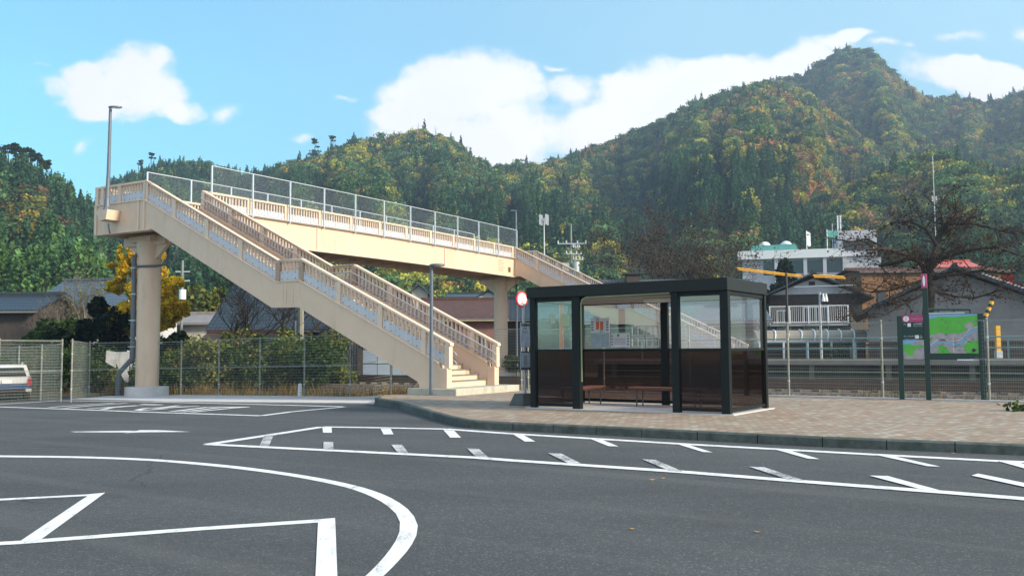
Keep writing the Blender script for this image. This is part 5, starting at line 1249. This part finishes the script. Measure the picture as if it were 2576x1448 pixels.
# ------------------------------------------------------------------ buildings behind the railway
def gable_house(name, label, px0, px1, dep, eave_py, ridge_py, length, wallm, roofm, base=-.3, over=.5, gable_front=True, gm=None, wins=(), shift=0., cat='house', rot=0., thick=.14):
    """gable towards the camera (gable_front) or roof slope towards it; px0..px1 wall extent"""
    A_, B_ = D(px0, 850, dep), D(px1, 850, dep); w = (B_-A_).length; ex = (B_-A_); ex.z = 0; ex.normalize(); rot = rot-math.atan2((A_.x+B_.x)/2, dep)*(.85 if gable_front else 0); ex = Matrix.Rotation(rot, 3, 'Z') @ ex; ey = Vector((-ex.y, ex.x, 0))
    he, hr = zat(eave_py, dep, (px0+px1)/2)-base, zat(ridge_py, dep, (px0+px1)/2)-base
    r = thing(name, (A_.x, A_.y, base), label, cat); O = Vector((A_.x, A_.y, base)); fn = lambda x, y, z: O+ex*x+ey*y+Vector((0, 0, z))
    if gable_front:
        xm = w/2+shift
        fixn(MB().prism([(0, 0), (w, 0), (w, he), (xm, hr-.15), (0, he)], lambda u, v, d: fn(u, d, v), 0, length).build('wall', wallm, r))
        if gm: fixn(MB().prism([(.15, he+.0), (w-.15, he+.0), (xm, hr-.35)], lambda u, v, d: fn(u, d, v), -.04, .0).build('gable', gm, r))
        for s, (xa, za) in ((-1, (-over, he-over*(hr-he)/max(xm, .1))), (1, (w+over, he-over*(hr-he)/max(w-xm, .1)))):
            P = [(xa, za), (xm, hr), (xm, hr+thick), (xa, za+thick)]
            fixn(MB().prism(P, lambda u, v, d: fn(u, d, v), -over, length+over).build('roof', roofm, r))
        MB().box(xm-.12, xm+.12, -over, length+over, hr+thick-.02, hr+thick+.16, fn).build('ridge', roofm, r)
    else:
        ym = length/2
        fixn(MB().prism([(0, 0), (length, 0), (length, he), (ym, hr-.15), (0, he)], lambda u, v, d: fn(d, u, v), 0, w).build('wall', wallm, r))
        sl = (hr-he)/ym
        for P in ([(-over, he-over*sl), (ym, hr), (ym, hr+thick), (-over, he-over*sl+thick)], [(length+over, he-over*sl), (ym, hr), (ym, hr+thick), (length+over, he-over*sl+thick)]):
            fixn(MB().prism(P, lambda u, v, d: fn(d, u, v), -over, w+over).build('roof', roofm, r))
        MB().tube([fn(-over, -over-.05, he-over*sl-.02), fn(w+over, -over-.05, he-over*sl-.02)], .06, 6).build('gutter', mat('dull gutter', (.16, .15, .14), .6), r)
        MB().box(-over, w+over, ym-.13, ym+.13, hr+thick-.02, hr+thick+.2, fn).build('ridge', roofm, r)
    for (u0, u1, v0, v1, *k) in wins:
        f = MB().box(w*u0, w*u1, -.07, .0, he*v0, he*v1, fn).build('window', WHITE if not k else k[0], r)
        g = MB().box(w*u0+.07, w*(u0+u1)/2-.03, -.085, -.07, he*v0+.07, he*v1-.07, fn).box(w*(u0+u1)/2+.03, w*u1-.07, -.085, -.07, he*v0+.07, he*v1-.07, fn).build('pane', DGLASS, f)
    r['_w'] = w; r['_he'] = he; r['_hr'] = hr
    return r, fn, w, he, hr
H = gable_house
H('tiled_house', 'dark tiled low house at the far left edge', -60, 82, 60, 779, 740, 6, WALL_K, TILE, gable_front=False)
H('tiled_house', 'plastered house with bluish tiled roof behind the dark rounded evergreen', 75, 300, 66, 772, 700, 9, WALL_W, TILE_B, gable_front=False, wins=((.04, .30, .15, .72),), rot=R(-8))
H('small_house', 'cream walled house with low grey tin roof right of the ginkgo', 452, 545, 76, 812, 790, 6, WALL_C, TIN, gable_front=False, wins=((.12, .36, .1, .6), (.5, .95, .1, .65)))
H('tiled_house', 'large house with blue grey tiled roof partly hidden under the stairs', 560, 800, 62, 815, 700, 11, WALL_K, TILE, gable_front=False, over=.9)
H('tiled_house', 'dark brown low annex roof just above the fence under the stairs', 515, 675, 58, 864, 840, 4, WALL_K, mat('dark brown roof', (.05, .028, .022), .8, .3, 2), gable_front=False)
H('tiled_house', 'house with dark shaded roof behind the lower part of the stairs', 770, 1000, 68, 830, 735, 10, WALL_K, TILE, gable_front=False)
r, fn, w, he, hr = H('white_shed', 'white walled shed with upright slats seen under the stringer', 852, 904, 58, 838, 826, 4, WALL_W, TIN, gable_front=False, over=.1)
m = MB()
for k in range(9): m.box(w*(.06+.11*k), w*(.06+.11*k)+.05, -.08, -.01, .1, he-.1, fn)
m.build('slats', WALL_K, r)
r, fn, w, he, hr = H('blue_shed', 'blue grey panelled shed under the lower stair stringer', 912, 1060, 57, 868, 850, 4, WALL_BL, TIN, gable_front=False, over=.1)
MB().box(-.25, -.02, -.1, .1, 0, he+.5, fn).build('corner_post', WALL_K, r)
m = MB().box(0, w, -.012, 0, he*.45, he*.47, fn)
for k in range(4): m.box(w*k/4, w*k/4+.03, -.012, 0, 0, he, fn)
m.build('panel_joint', WALL_K, r)
r, fn, w, he, hr = H('rusty_roof_building', 'red brown walled building with rusty brown roof beyond the stairs', 1060, 1262, 76, 797, 748, 12, WALL_P, RUST, gable_front=False, wins=((.62, .80, .35, .68),), over=.6)
MB().tube([fn(-.6, -.62, he-.32), fn(w+.6, -.62, he-.32)], .07, 6).build('gutter', mat('cream gutter', (.4, .36, .25), .6), r)
H('dark_house', 'dark walled house behind the bus stop sign', 1262, 1420, 80, 800, 745, 9, WALL_K, TILE, gable_front=False)
H('small_house', 'distant white gabled house with blue grey roof seen under the deck', 1030, 1076, 130, 737, 716, 9, WALL_C, TILE_B, over=.8)
H('small_house', 'distant low dark roofed house under the right half of the deck', 1130, 1250, 120, 748, 736, 9, WALL_K, TILE, gable_front=False)
H('small_house', 'distant dark roofed house just left of the far bridge pillar', 1195, 1262, 105, 752, 730, 7, WALL_W, TILE, gable_front=True)
r, fn, w, he, hr = H('tiled_house', 'long house with glossy blue grey tiled roof behind the bus shelter', 1470, 1915, 70, 800, 700, 11, WALL_K, TILE_B, gable_front=False, over=.7, wins=((.5, .6, .3, .7), (.66, .8, .3, .7)))
MB().box(w*.29, w*.37, length_ := 5.0, 6.2, hr-.2, hr+.75, fn).build('roof_turret', WALL_K, r); MB().box(w*.27, w*.39, 4.8, 6.4, hr+.75, hr+.85, fn).build('turret_roof', TILE, r)
# balcony house
r, fn, w, he, hr = H('balcony_house', 'two storey house with white gable and white balcony railing', 1938, 2150, 78, 741, 692, 9, WALL_K, TILE, gm=WALL_W, over=1.1, wins=((.08, .24, .5, .78), (.38, .66, .5, .82)), base=.0)
hb0, hb1 = zat(812, 76.5, 2030), zat(769, 76.5, 2030)
MB().box(0, w*.86, -1.5, -.1, hb0-.25, hb0-.05, fn).build('balcony_floor', WALL_W, r)
m = MB()
for a, b in ((0, .42), (.42, .86)): pass
m.box(0, w*.86, -1.55, -1.47, hb1-.08, hb1, fn); m.box(0, w*.86, -1.55, -1.47, hb0, hb0+.1, fn)
for k in range(5): m.box(w*.86*k/4-.06, w*.86*k/4+.06, -1.57, -1.45, hb0-.1, hb1, fn)
k = 0.
while k < w*.86: m.box(k, k+.035, -1.53, -1.49, hb0, hb1, fn); k += .16
m.build('balcony_railing', WHITE, r)
MB().box(w*.45, w*.52, -.1, -.04, he+.75, he+1.05, fn).build('gable_vent', WALL_K, r)
m = MB().tube([fn(w*.28, -1.3, hb1+1.55), fn(w*.95, -1.3, hb1+1.6)], .035, 5); m.build('laundry_pole', STEEL_W, r)
MB().box(w*.9, w*1.06, -.3, .3, 0, hb0+.6, fn).build('side_annex', mat('weathered boards', (.20, .17, .13), .9, .2, 3), r)
# arched shed roof
A_, B_ = D(1905, 850, 64), D(2205, 850, 64)
sr_ = thing('arched_shed', (A_.x, 64, .3), 'long low shed with translucent arched roof and white ribs below the balcony', 'shed'); X0, X1 = A_.x, B_.x
zt_, ze_ = zat(829, 64, 2050), zat(857, 64, 2050)
m = MB(); rb = MB(); nS = 8
prof = [(64-1.2*math.cos(q)*1.0+1.2, ze_+(zt_-ze_)*math.sin(q)) for q in [math.pi*.5*i/nS for i in range(nS+1)]]
for (y0, z0), (y1, z1) in zip(prof, prof[1:]): m.add([(X0, y0, z0), (X1, y0, z0), (X1, y1, z1), (X0, y1, z1)], [(0, 1, 2, 3)])
m.build('arched_roof', mat('pale plastic roof', (.27, .23, .18), .4, .15, 1.5), sr_)
for k in range(9):
    x = X0+(X1-X0)*(k+.3)/9; MB().tube([(x+.25*math.sin(i/nS*1.4), y-.03, z+.03) for i, (y, z) in enumerate(prof)], .05, 5).build('roof_rib', WHITE, sr_)
MB().box(X0, X1, 63.95, 64.05, ze_-.1, ze_+.02).build('eaves_beam', mat('blue grey beam', (.30, .38, .48), .5), sr_)
MB().box(X0, X1, 66.0, 66.1, .1, ze_).build('back_wall', WALL_K, sr_)
for k in range(5):
    x = X0+(X1-X0)*(k+.1)/5; MB().box(x-.06, x+.06, 63.95, 64.07, .1, ze_-.1).build('shed_post', WHITE, sr_)
m = MB().box(X0+6.6, X0+6.72, 64.5, 64.6, .8, ze_-.25).box(X0+7.9, X0+8.02, 64.5, 64.6, .8, ze_-.25).box(X0+6.6, X0+8.02, 64.5, 64.6, ze_-.35, ze_-.25); m.build('door_frame', mat('pale green frame', (.35, .42, .40), .5), sr_)
# orange brown building, grey gabled house, red roof
r, fn, w, he, hr = H('orange_brown_building', 'orange brown walled building behind the cherry tree', 2172, 2550, 96, 683, 672, 8, WALL_O, RUST, gable_front=False, over=.3, wins=((.10, .16, .55, .8, WALL_K), (.55, .62, .6, .85, WALL_K)), base=.0)
r, fn, w, he, hr = H('grey_house', 'grey mortar walled house with wide dark gable behind the map sign', 2185, 2610, 60, 782, 684, 10, WALL_G, TILE, over=.9, base=.3, shift=-.3, thick=.22)
MB().box(0, w, -.02, .0, 0, 1.55, fn).build('dark_plinth_boards', WALL_K, r)
m = MB(); sl_ = (hr-he)/(w-(w/2-.3))
for k in range(26):
    f = .22+.76*k/26; x = (w/2-.3)+(w-(w/2-.3)+.8)*f; m.box(x, x+.14, -.95, -.83, hr+.22-sl_*(x-w/2+.3)+.0, hr+.30-sl_*(x-w/2+.3), fn)
m.build('ridge_snow_tiles', mat('shiny tile edge', (.62, .64, .66), .3), r)
dsh = D(2466, 716, 62); m = MB(); k0 = 20
m.v = [tuple(dsh)]+[(dsh.x+.52*math.cos(2*math.pi*i/k0), dsh.y-.18, dsh.z+.36*math.sin(2*math.pi*i/k0)) for i in range(k0)]; m.f = [(0, i+1, (i+1) % k0+1) for i in range(k0)]
sdm = m.build('satellite_dish', mat('pale blue dish', (.36, .46, .58), .5)); tag(sdm, 'pale blue satellite dish on the slope of the grey house roof', 'satellite dish')
H('red_roof_building', 'distant building with bright red metal roof above the cherry tree', 2345, 2470, 120, 672, 655, 6, WALL_W, mat('red metal roof', (.50, .10, .08), .5, .1, 1), gable_front=False, over=.3, base=.0)
tree('red_maple', at(2575, 88, .5), 8.4, 2.6, L_RED, 'red leaved maple at the right edge behind the grey house', n=1600, size=.22, seed=71, low=.35)
# school on the slope
r, fn, w, he, hr = H('school_building', 'white two storey public building with teal roof box on the hillside', 1872, 2200, 165, 652, 651, 14, WALL_W, WALL_W, gable_front=False, over=.2, base=4., rot=R(-15))
sc_b = r
MB().box(-.8, w*.74, -1.2, 14, he-.1, he+1.4, fn).build('roof_fascia', WHITE, r)
for (a, b, v0, v1) in ((.13, .17, .45, .5), (.155, .235, .78, .97), (.27, .45, .80, .97), (.47, .59, .80, .97), (.61, .73, .80, .97), (.62, .76, .50, .66), (.78, .84, .62, .74), (.9, .96, .62, .74), (.2, .3, .5, .65), (.35, .55, .5, .65)):
    MB().box(w*a, w*b, -.08, .0, he*v0, he*v1, fn).build('window', DGLASS, r)
for a in (.25, .46, .60, .74): MB().box(w*a-.3, w*a+.3, -1.0, -.1, he*.3, he-.1, fn).build('column', WALL_W, r)
MB().box(0, w, 0, 14, -4.6, .0, fn).build('retaining_wall', WALL_G, r); z0 = he+1.4; fixn(MB().prism([(w*.06, z0), (w*.42, z0), (w*.395, z0+1.25), (w*.075, z0+1.15)], lambda u, v, d: fn(u, d, v), 1, 8).build('teal_roof', TEAL, r))
for a in (.17, .33):
    m = MB(); c = fn(w*a, 3, z0+1.15)
    for i in range(5):
        q0, q1 = math.pi/2*i/5, math.pi/2*(i+1)/5; m.cyl(c+Vector((0, 0, .9*math.sin(q0))), c+Vector((0, 0, .9*math.sin(q1))), 1.05*math.cos(q0), 1.05*math.cos(q1)+.001, n=16)
    m.build('roof_dome', WHITE, r, smooth=True)
x0, x1 = w*.72, w*1.0; zt3 = zat(592, 172, 2150)-4.
MB().box(x0, x1, 5, 14, he*.4, zt3, fn).build('tower_block', WALL_W, r)
for a in (.79, .86, .93): MB().box(w*a-.85, w*a+.85, 4.92, 5.0, zt3-3.6, zt3-1.9, fn).build('window', DGLASS, r)
for a in (.725, .745): MB().box(w*a-.13, w*a+.13, 6, 6.3, zt3, zt3+3.0, fn).build('chimney_pipe', WHITE, r)
def pole_thing(name, label, px, dep, py_top, r0, material, base=GB, cat='pole', r1=None):
    p = D(px, 850, dep); rt = thing(name, (p.x, p.y, base), label, cat)
    MB().cyl((p.x, p.y, base-.2), (p.x, p.y, zat(py_top, dep, px)), r0, r1 or r0*.8, n=8).build('pole', material, rt, smooth=True)
    return rt, p
for px, pyt, lab, colm in ((2036, 580, 'flagpole with white flag hanging limp above the public building', WHITE), (2088, 577, 'flagpole with teal flag above the public building', TEAL)):
    rt, p = pole_thing('flagpole', lab, px, 163, pyt, .085, WHITE, base=16., cat='flagpole'); zt4 = zat(pyt, 163, px)
    wv_ = 1.9 if colm is TEAL else .75; hh = 1.4 if colm is TEAL else 2.6
    fixn(MB().prism([(0.1, 0), (wv_*.5, -.15), (wv_, -.1), (wv_*1.02, -hh), (wv_*.6, -hh-.2), (.1, -hh*.9)], lambda u, v, d: (p.x+u, p.y+d+.15*math.sin(u*3), zt4-.1+v), 0, .06).build('flag', colm, rt))
for px, dep, pyt, lab in ((2363, 190, 392, 'very tall thin antenna mast rising before the right hill'), (1371, 105, 548, 'grey antenna mast between the deck end and the utility pole'), (2102, 168, 562, 'thin mast beside the tower of the public building')):
    rt, p = pole_thing('antenna_mast', lab, px, dep, pyt, .16, STEEL, cat='antenna mast', r1=.06)
    if pyt < 560:
        z_ = zat(500 if pyt < 400 else 553, dep, px)
        for q in range(4):
            a = q*math.pi/2+.5; c = Vector((p.x+.5*math.cos(a), p.y+.5*math.sin(a), z_)); MB().box(c.x-.12, c.x+.12, c.y-.1, c.y+.1, c.z-.6, c.z+.6).bar((p.x, p.y, c.z), c, .06, .06).build('antenna', STEEL, rt)
rt, p = pole_thing('street_lamp', 'tall grey lamp post just right of the deck end', 1300, 62, 530, .08, LAMPG, cat='street lamp'); z_ = zat(530, 62, 1300); MB().box(p.x-.35, p.x+.1, p.y-.08, p.y+.08, z_-.04, z_+.05).build('lamp_head', LAMPG, rt)
# utility poles
rt, p = pole_thing('utility_pole', 'utility pole with crossarms and insulators right of the deck end', 1439, 92, 563, .14, mat('dull pole', (.20, .21, .20), .8), cat='utility pole', r1=.10)
up_top = p
m = MB(); ins = MB()
for py, x0, x1, sk in ((613, -33, 37, 0), (622, 5, 20, .1), (638, -12, 24, .3), (652, 5, 28, .2)):
    z_ = zat(py, 92, 1439); k = 92/F; a, b = Vector((p.x+x0*k, p.y-.1, z_)), Vector((p.x+x1*k, p.y-.1, z_-sk*.3)); m.bar(a, b, .09, .1)
    for f in (0, .3, .7, 1): q = a.lerp(b, f); ins.cyl(q, q+Vector((0, 0, .32)), .09, .06, n=6)
m.build('crossarm', STEEL, rt); ins.build('insulator', STEEL_W, rt)
z_ = zat(672, 92, 1450); k = 92/F; MB().cyl((p.x+12*k, p.y-.4, z_-.6), (p.x+12*k, p.y-.4, z_+.5), .30, n=12).build('transformer', STEEL_W, rt); MB().box(p.x-22*k, p.x-6*k, p.y-.5, p.y-.2, z_-.4, z_+.4).build('junction_box', STEEL, rt)
rt, p2 = pole_thing('utility_pole', 'utility pole with transformer drum right of the ginkgo', 456, 66, 655, .11, mat('dull pole', (.20, .21, .20), .8), cat='utility pole')
k = 66/F; z_ = zat(741, 66, 460); MB().cyl((p2.x+5*k, p2.y-.3, z_-.35), (p2.x+5*k, p2.y-.3, z_+.35), .24, n=12).build('transformer', WHITE, rt); m = MB()
for py in (683, 706): z_ = zat(py, 66, 456); m.bar((p2.x-17*k, p2.y, z_), (p2.x+19*k, p2.y, z_), .07, .08)
m.build('crossarm', STEEL_W, rt)
rt, p3 = pole_thing('utility_pole', 'thick concrete utility pole under the middle landing of the stairs', 756, 43, 700, .165, mat('pole concrete', (.20, .20, .17), .9, .2, 3), cat='utility pole', r1=.14)
MB().cyl((p3.x-.22, p3.y, -.3), (p3.x-.22, p3.y, 2.9), .045, n=8).build('cable_duct', STEEL, rt); z_ = zat(919, 43, 756); MB().cyl((p3.x, p3.y, z_-.05), (p3.x, p3.y, z_+.05), .172, n=12).build('pole_band', YELLOW, rt)
rt, p4 = pole_thing('utility_pole', 'short utility pole behind the bus shelter roof turret', 1660, 84, 655, .14, BARK, cat='utility pole'); k = 84/F; z_ = zat(675, 84, 1660); MB().bar((p4.x-22*k, p4.y, z_-.2), (p4.x+4*k, p4.y, z_+.2), .08, .1).build('crossarm', STEEL, rt)
rt, p5 = pole_thing('utility_pole', 'dark slim pole carrying yellow cable covers before the balcony house', 1982, 57, 684, .09, BLACK, cat='utility pole')
rt, p6 = pole_thing('speaker_pole', 'pale slim platform pole with two white horn loudspeakers', 2065, 50, 735, .075, mat('pale grey pole', (.40, .42, .45), .5), base=.9, cat='pole')
for dx in (.16, .32): z_ = zat(745, 50, 2065); MB().cyl((p6.x+dx, p6.y-.1, z_-.28), (p6.x+dx, p6.y-.1, z_+.15), .10, .03, n=10).bar((p6.x, p6.y, z_+.1), (p6.x+dx, p6.y-.1, z_+.12), .03, .03).build('horn_speaker', WHITE, rt)
# yellow covers on the overhead cable
for i, (P, lab) in enumerate((([(1854, 674), (1930, 683), (1980, 689), (2016, 692)], 'long yellow cable cover left of the white gable ridge'), ([(2045, 692.5), (2085, 693), (2124, 696)], 'short yellow cable cover right of the white gable ridge'))):
    m = MB(); pts = [D(x, y, 57) for x, y in P]; m.tube(pts, .042, 6); m.tube([q+Vector((.15, .25, -.09)) for q in pts], .038, 6); tag(m.build('cable_cover', mat('yellow cable cover', (.80, .40, .03), .5, .25, 6)), lab, 'cable cover')
# black and yellow guy-wire guard, yellow post
a, b = D(2476, 803, 31), D(2499, 750, 31); sg2 = thing('striped_guard', a, 'slanting black and yellow striped guard at the right end of the map sign', 'guard'); d = (b-a)
for k in range(7): MB().cyl(a+d*(k/7), a+d*((k+1)/7-.001), .07, n=10).build('stripe', YELLOW if k % 2 else BLACK, sg2)
MB().tube([a-d*1.9, a], .01, 5).build('guy_wire', STEEL, sg2)
yp = D(2511, 880, 47); r = thing('yellow_post', (yp.x, yp.y, .9), 'plain yellow square post standing on the platform at right', 'post'); MB().box(yp.x-.11, yp.x+.11, yp.y-.1, yp.y+.1, zat(882, 47, 2511), zat(819, 47, 2511)).build('post', YELLOW, r); MB().box(yp.x-.15, yp.x+.15, yp.y-.14, yp.y+.14, .9, zat(882, 47, 2511)).build('base', STEEL, r)
# overhead wires
def wire(name, a, b, sag, lab, r=.022):
    a, b = Vector(a), Vector(b); m = MB(); m.tube([a.lerp(b, i/16)-Vector((0, 0, sag*4*(i/16)*(1-i/16))) for i in range(17)], r, 4); tag(m.build(name, mat('dark cable', (.05, .055, .06), .6)), lab, 'cable')
for i, (py, py2, lab) in enumerate(((613, 668, 'upper overhead cable running right from the crossarm pole'), (640, 676, 'middle overhead cable running right from the crossarm pole'), (655, 690, 'lower overhead cable running right from the crossarm pole'))):
    wire('overhead_cable', D(1445, py, 92), D(1905, py2, 80), .5, lab)
wire('overhead_cable', D(-20, 612, 70), D(236, 592, 36), .25, 'thin overhead cable from the left edge to the bridge landing', .014)
wire('overhead_cable', D(1854, 674, 57), D(2124, 696, 57), .1, 'overhead cable inside the yellow covers', .02)
# sign pictogram rail behind the map sign
m = MB(); a, b = D(2322, 778, 40), D(2440, 778, 40); m.tube([a-Vector((0, 0, .4)), a, b, b-Vector((0, 0, .5))], .05, 6); m.tube([D(2360, 778, 40), D(2360, 800, 40)], .03, 5); m.tube([D(2400, 778, 40), D(2400, 800, 40)], .03, 5)
m.tube([a-Vector((0, 0, .4)), (a.x, a.y, -.3)], .05, 6); m.tube([b-Vector((0, 0, .5)), (b.x, b.y, -.3)], .05, 6)
tag(m.build('pipe_frame', GREENP), 'dark round cornered pipe frame behind the map board', 'pipe frame')
# emergent pines on the skylines
rdp = random.Random(8)
def skyline_pine(px, base_py, top_py, dist, lab, seed, grp=None, wide=1.):
    r_ = ray(px, base_py); az_ = math.atan2(r_[0], r_[1]); b = Vector((math.sin(az_)*dist, math.cos(az_)*dist, 0)); z0 = HC+r_[2]/math.hypot(r_[0], r_[1])*dist-1; r_ = ray(px, top_py); z1 = HC+r_[2]/math.hypot(r_[0], r_[1])*dist
    h = z1-z0; rg = np.random.default_rng(seed); r = thing('skyline_pine', (b.x, b.y, z0), lab, 'tree', grp); m = MB(); m.tube([(b.x, b.y, z0-6), (b.x+rg.normal(0, .5), b.y, z0+h*.5), (b.x+rg.normal(0, .4), b.y, z1-.4)], [.22, .16, .08], 5)
    for k in range(5): a = k*2.4; m.tube([(b.x, b.y, z0+h*(.62+.07*k)), (b.x+h*.16*math.cos(a), b.y+h*.16*math.sin(a), z0+h*(.70+.06*k))], [.09, .04], 4)
    m.build('trunk', BARK, r); P = []
    for k in range(rg.integers(5, 10)): a = rg.uniform(0, 6.28); q = rg.uniform(0, .2)*h*wide; P.append(ell(rg, (b.x+q*math.cos(a), b.y+q*math.sin(a), z0+h*rg.uniform(.58, .98)), (h*.15*wide, h*.15*wide, h*.07), 90, 7, .2))
    leaf_obj('crown', np.concatenate(P), .42, L_GREEN, r, rg)
for i, (px, b_, t_) in enumerate(((8, 410, 360), (24, 412, 366), (36, 412, 362), (50, 414, 376), (62, 418, 372), (76, 418, 374), (90, 422, 384), (106, 440, 398), (117, 446, 402))):
    skyline_pine(px, b_, t_, 296, ['leftmost tall pine of the row on the left hilltop', 'second pine from the left on the left hilltop', 'third pine from the left on the left hilltop, slightly taller', 'middle left pine of the row on the left hilltop', 'middle pine of the row on the left hilltop', 'middle right pine of the row on the left hilltop', 'third pine from the right end of the left hilltop row', 'second last pine at the right end of the left hilltop row', 'last pine at the right end of the left hilltop row'][i], 100+i, 'pines on the left hilltop')
skyline_pine(793, 392, 350, 515, 'lone slender pine standing clear on the ridge left of the central summit', 120)
skyline_pine(838, 372, 341, 515, 'bushy pine on the ridge just left of the central summit', 121, wide=1.5)
skyline_pine(352, 424, 404, 515, 'small pine on the ridge above the bridge landing, left one of two', 122, wide=1.2); skyline_pine(382, 410, 386, 515, 'small pine on the ridge above the bridge landing, right one of two', 123, wide=1.2)

# ------------------------------------------------------------------ parked car (seen from behind)
cc_ = at(21, 35.2, gz(-19, 37)); cz = cc_[2]
car = thing('parked_car', (cc_[0], cc_[1], cz), 'white and dark blue estate car parked behind the left fence', 'car')
th = R(29); fx_, fy_ = Vector((math.cos(th), math.sin(th), 0)), Vector((-math.sin(th), math.cos(th), 0)); CO = Vector(cc_)
CAR = lambda x, y, z: CO+fx_*x+fy_*y+Vector((0, 0, z*.87-.02))
CWH = mat('car white paint', (.62, .61, .60), .25, .02, 1); CBL = mat('car blue paint', (.04, .075, .17), .25, .02, 1)
def hull(secs, nm, mt, par=car, bev=.03):   # loft: list of (y, [(x,z)...])
    m = MB(); n = len(secs[0][1])
    for y, P in secs: m.v += [tuple(CAR(x, y, z)) for x, z in P]
    for i in range(len(secs)-1):
        for j in range(n): m.f.append((i*n+j, i*n+(j+1) % n, (i+1)*n+(j+1) % n, (i+1)*n+j))
    m.f += [tuple(range(n)), tuple((len(secs)-1)*n+j for j in reversed(range(n)))]
    return fixn(m.build(nm, mt, par, bevel=bev))
sec = lambda w0, w1, z0, z1: [(-w0, z0), (w0, z0), (w1, z1), (-w1, z1)]
hull([(0, sec(.82, .84, .42, .78)), (4.3, sec(.80, .80, .42, .74))], 'lower_body', CBL)
hull([(.02, sec(.84, .82, .78, 1.06)), (3.2, sec(.84, .82, .78, 1.06)), (4.3, sec(.8, .74, .74, .92))], 'body', CWH)
hull([(.04, sec(.80, .80, 1.05, 1.07)), (2.7, sec(.80, .80, 1.05, 1.07)), (2.5, sec(.60, .60, 1.60, 1.61)), (.28, sec(.62, .62, 1.62, 1.63))], 'cabin', CWH)
m = MB(); m.hexa([CAR(*q) for q in [(-.60, .07, 1.10), (.60, .07, 1.10), (.60, .11, 1.10), (-.60, .11, 1.10), (-.50, .225, 1.50), (.50, .225, 1.50), (.50, .27, 1.50), (-.50, .27, 1.50)]])
hull([(.0, [(-.80, 1.05), (.80, 1.05), (.64, 1.58), (-.64, 1.58)]), (.25, [(-.80, 1.05), (.80, 1.05), (.64, 1.62), (-.64, 1.62)])], 'tailgate', CWH)
MB().hexa([CAR(*q) for q in [(-.66, -.03, 1.10), (.66, -.03, 1.10), (.66, .02, 1.10), (-.66, .02, 1.10), (-.54, -.03, 1.50), (.54, -.03, 1.50), (.54, .02, 1.50), (-.54, .02, 1.50)]]).build('rear_window', DGLASS, car, bevel=.05)
for s in (-1, 1):
    MB().box(*sorted((s*.70, s*.83)), -.03, .04, .70, 1.02, CAR).build('tail_lamp', RED, car, bevel=.01)
    MB().box(*sorted((s*.62, s*.84)), -.14, .04, .42, .56, CAR).build('bumper_corner', mat('bumper grey', (.42, .42, .38), .6), car, bevel=.03)
    MB().box(*sorted((s*.50, s*.54)), .4, 2.3, 1.66, 1.70, CAR).build('roof_rail', STEEL_W, car)
    for y in (.75, 3.4):
        wh = MB().cyl(CAR(s*.62, y, .31), CAR(s*.82, y, .31), .31, n=22).build('tyre', RUBBER, car, smooth=True); MB().cyl(CAR(s*.78, y, .31), CAR(s*.83, y, .31), .19, n=16).build('rim', STEEL_W, wh)
MB().box(-.64, .64, -.12, .03, .40, .56, CAR).build('rear_bumper', BLACK, car, bevel=.02); MB().box(-.165, .165, -.035, .0, .80, .95, CAR).build('number_plate', WHITE, car)
for x in (-.5, .5): MB().box(x-.03, x+.03, .35, .42, 1.58, 1.68, CAR).build('rail_bracket', STEEL_W, car)

# ------------------------------------------------------------------ the air between here and the far hills
hz_ = MB().box(-1150, 1150, -60, 1200, -2, 420).build('haze', None); hz_['kind'] = 'stuff'
hm = bpy.data.materials.new('haze air'); hm.use_nodes = True; ht = NT(hm.node_tree); ht.n.clear()
pv_ = ht.new('ShaderNodeVolumePrincipled', {'Color': (.60, .75, 1., 1), 'Density': .00046, 'Anisotropy': .3})
ho = ht.new('ShaderNodeOutputMaterial'); ht.l.new(pv_.outputs[0], ho.inputs['Volume']); hz_.data.materials.append(hm)
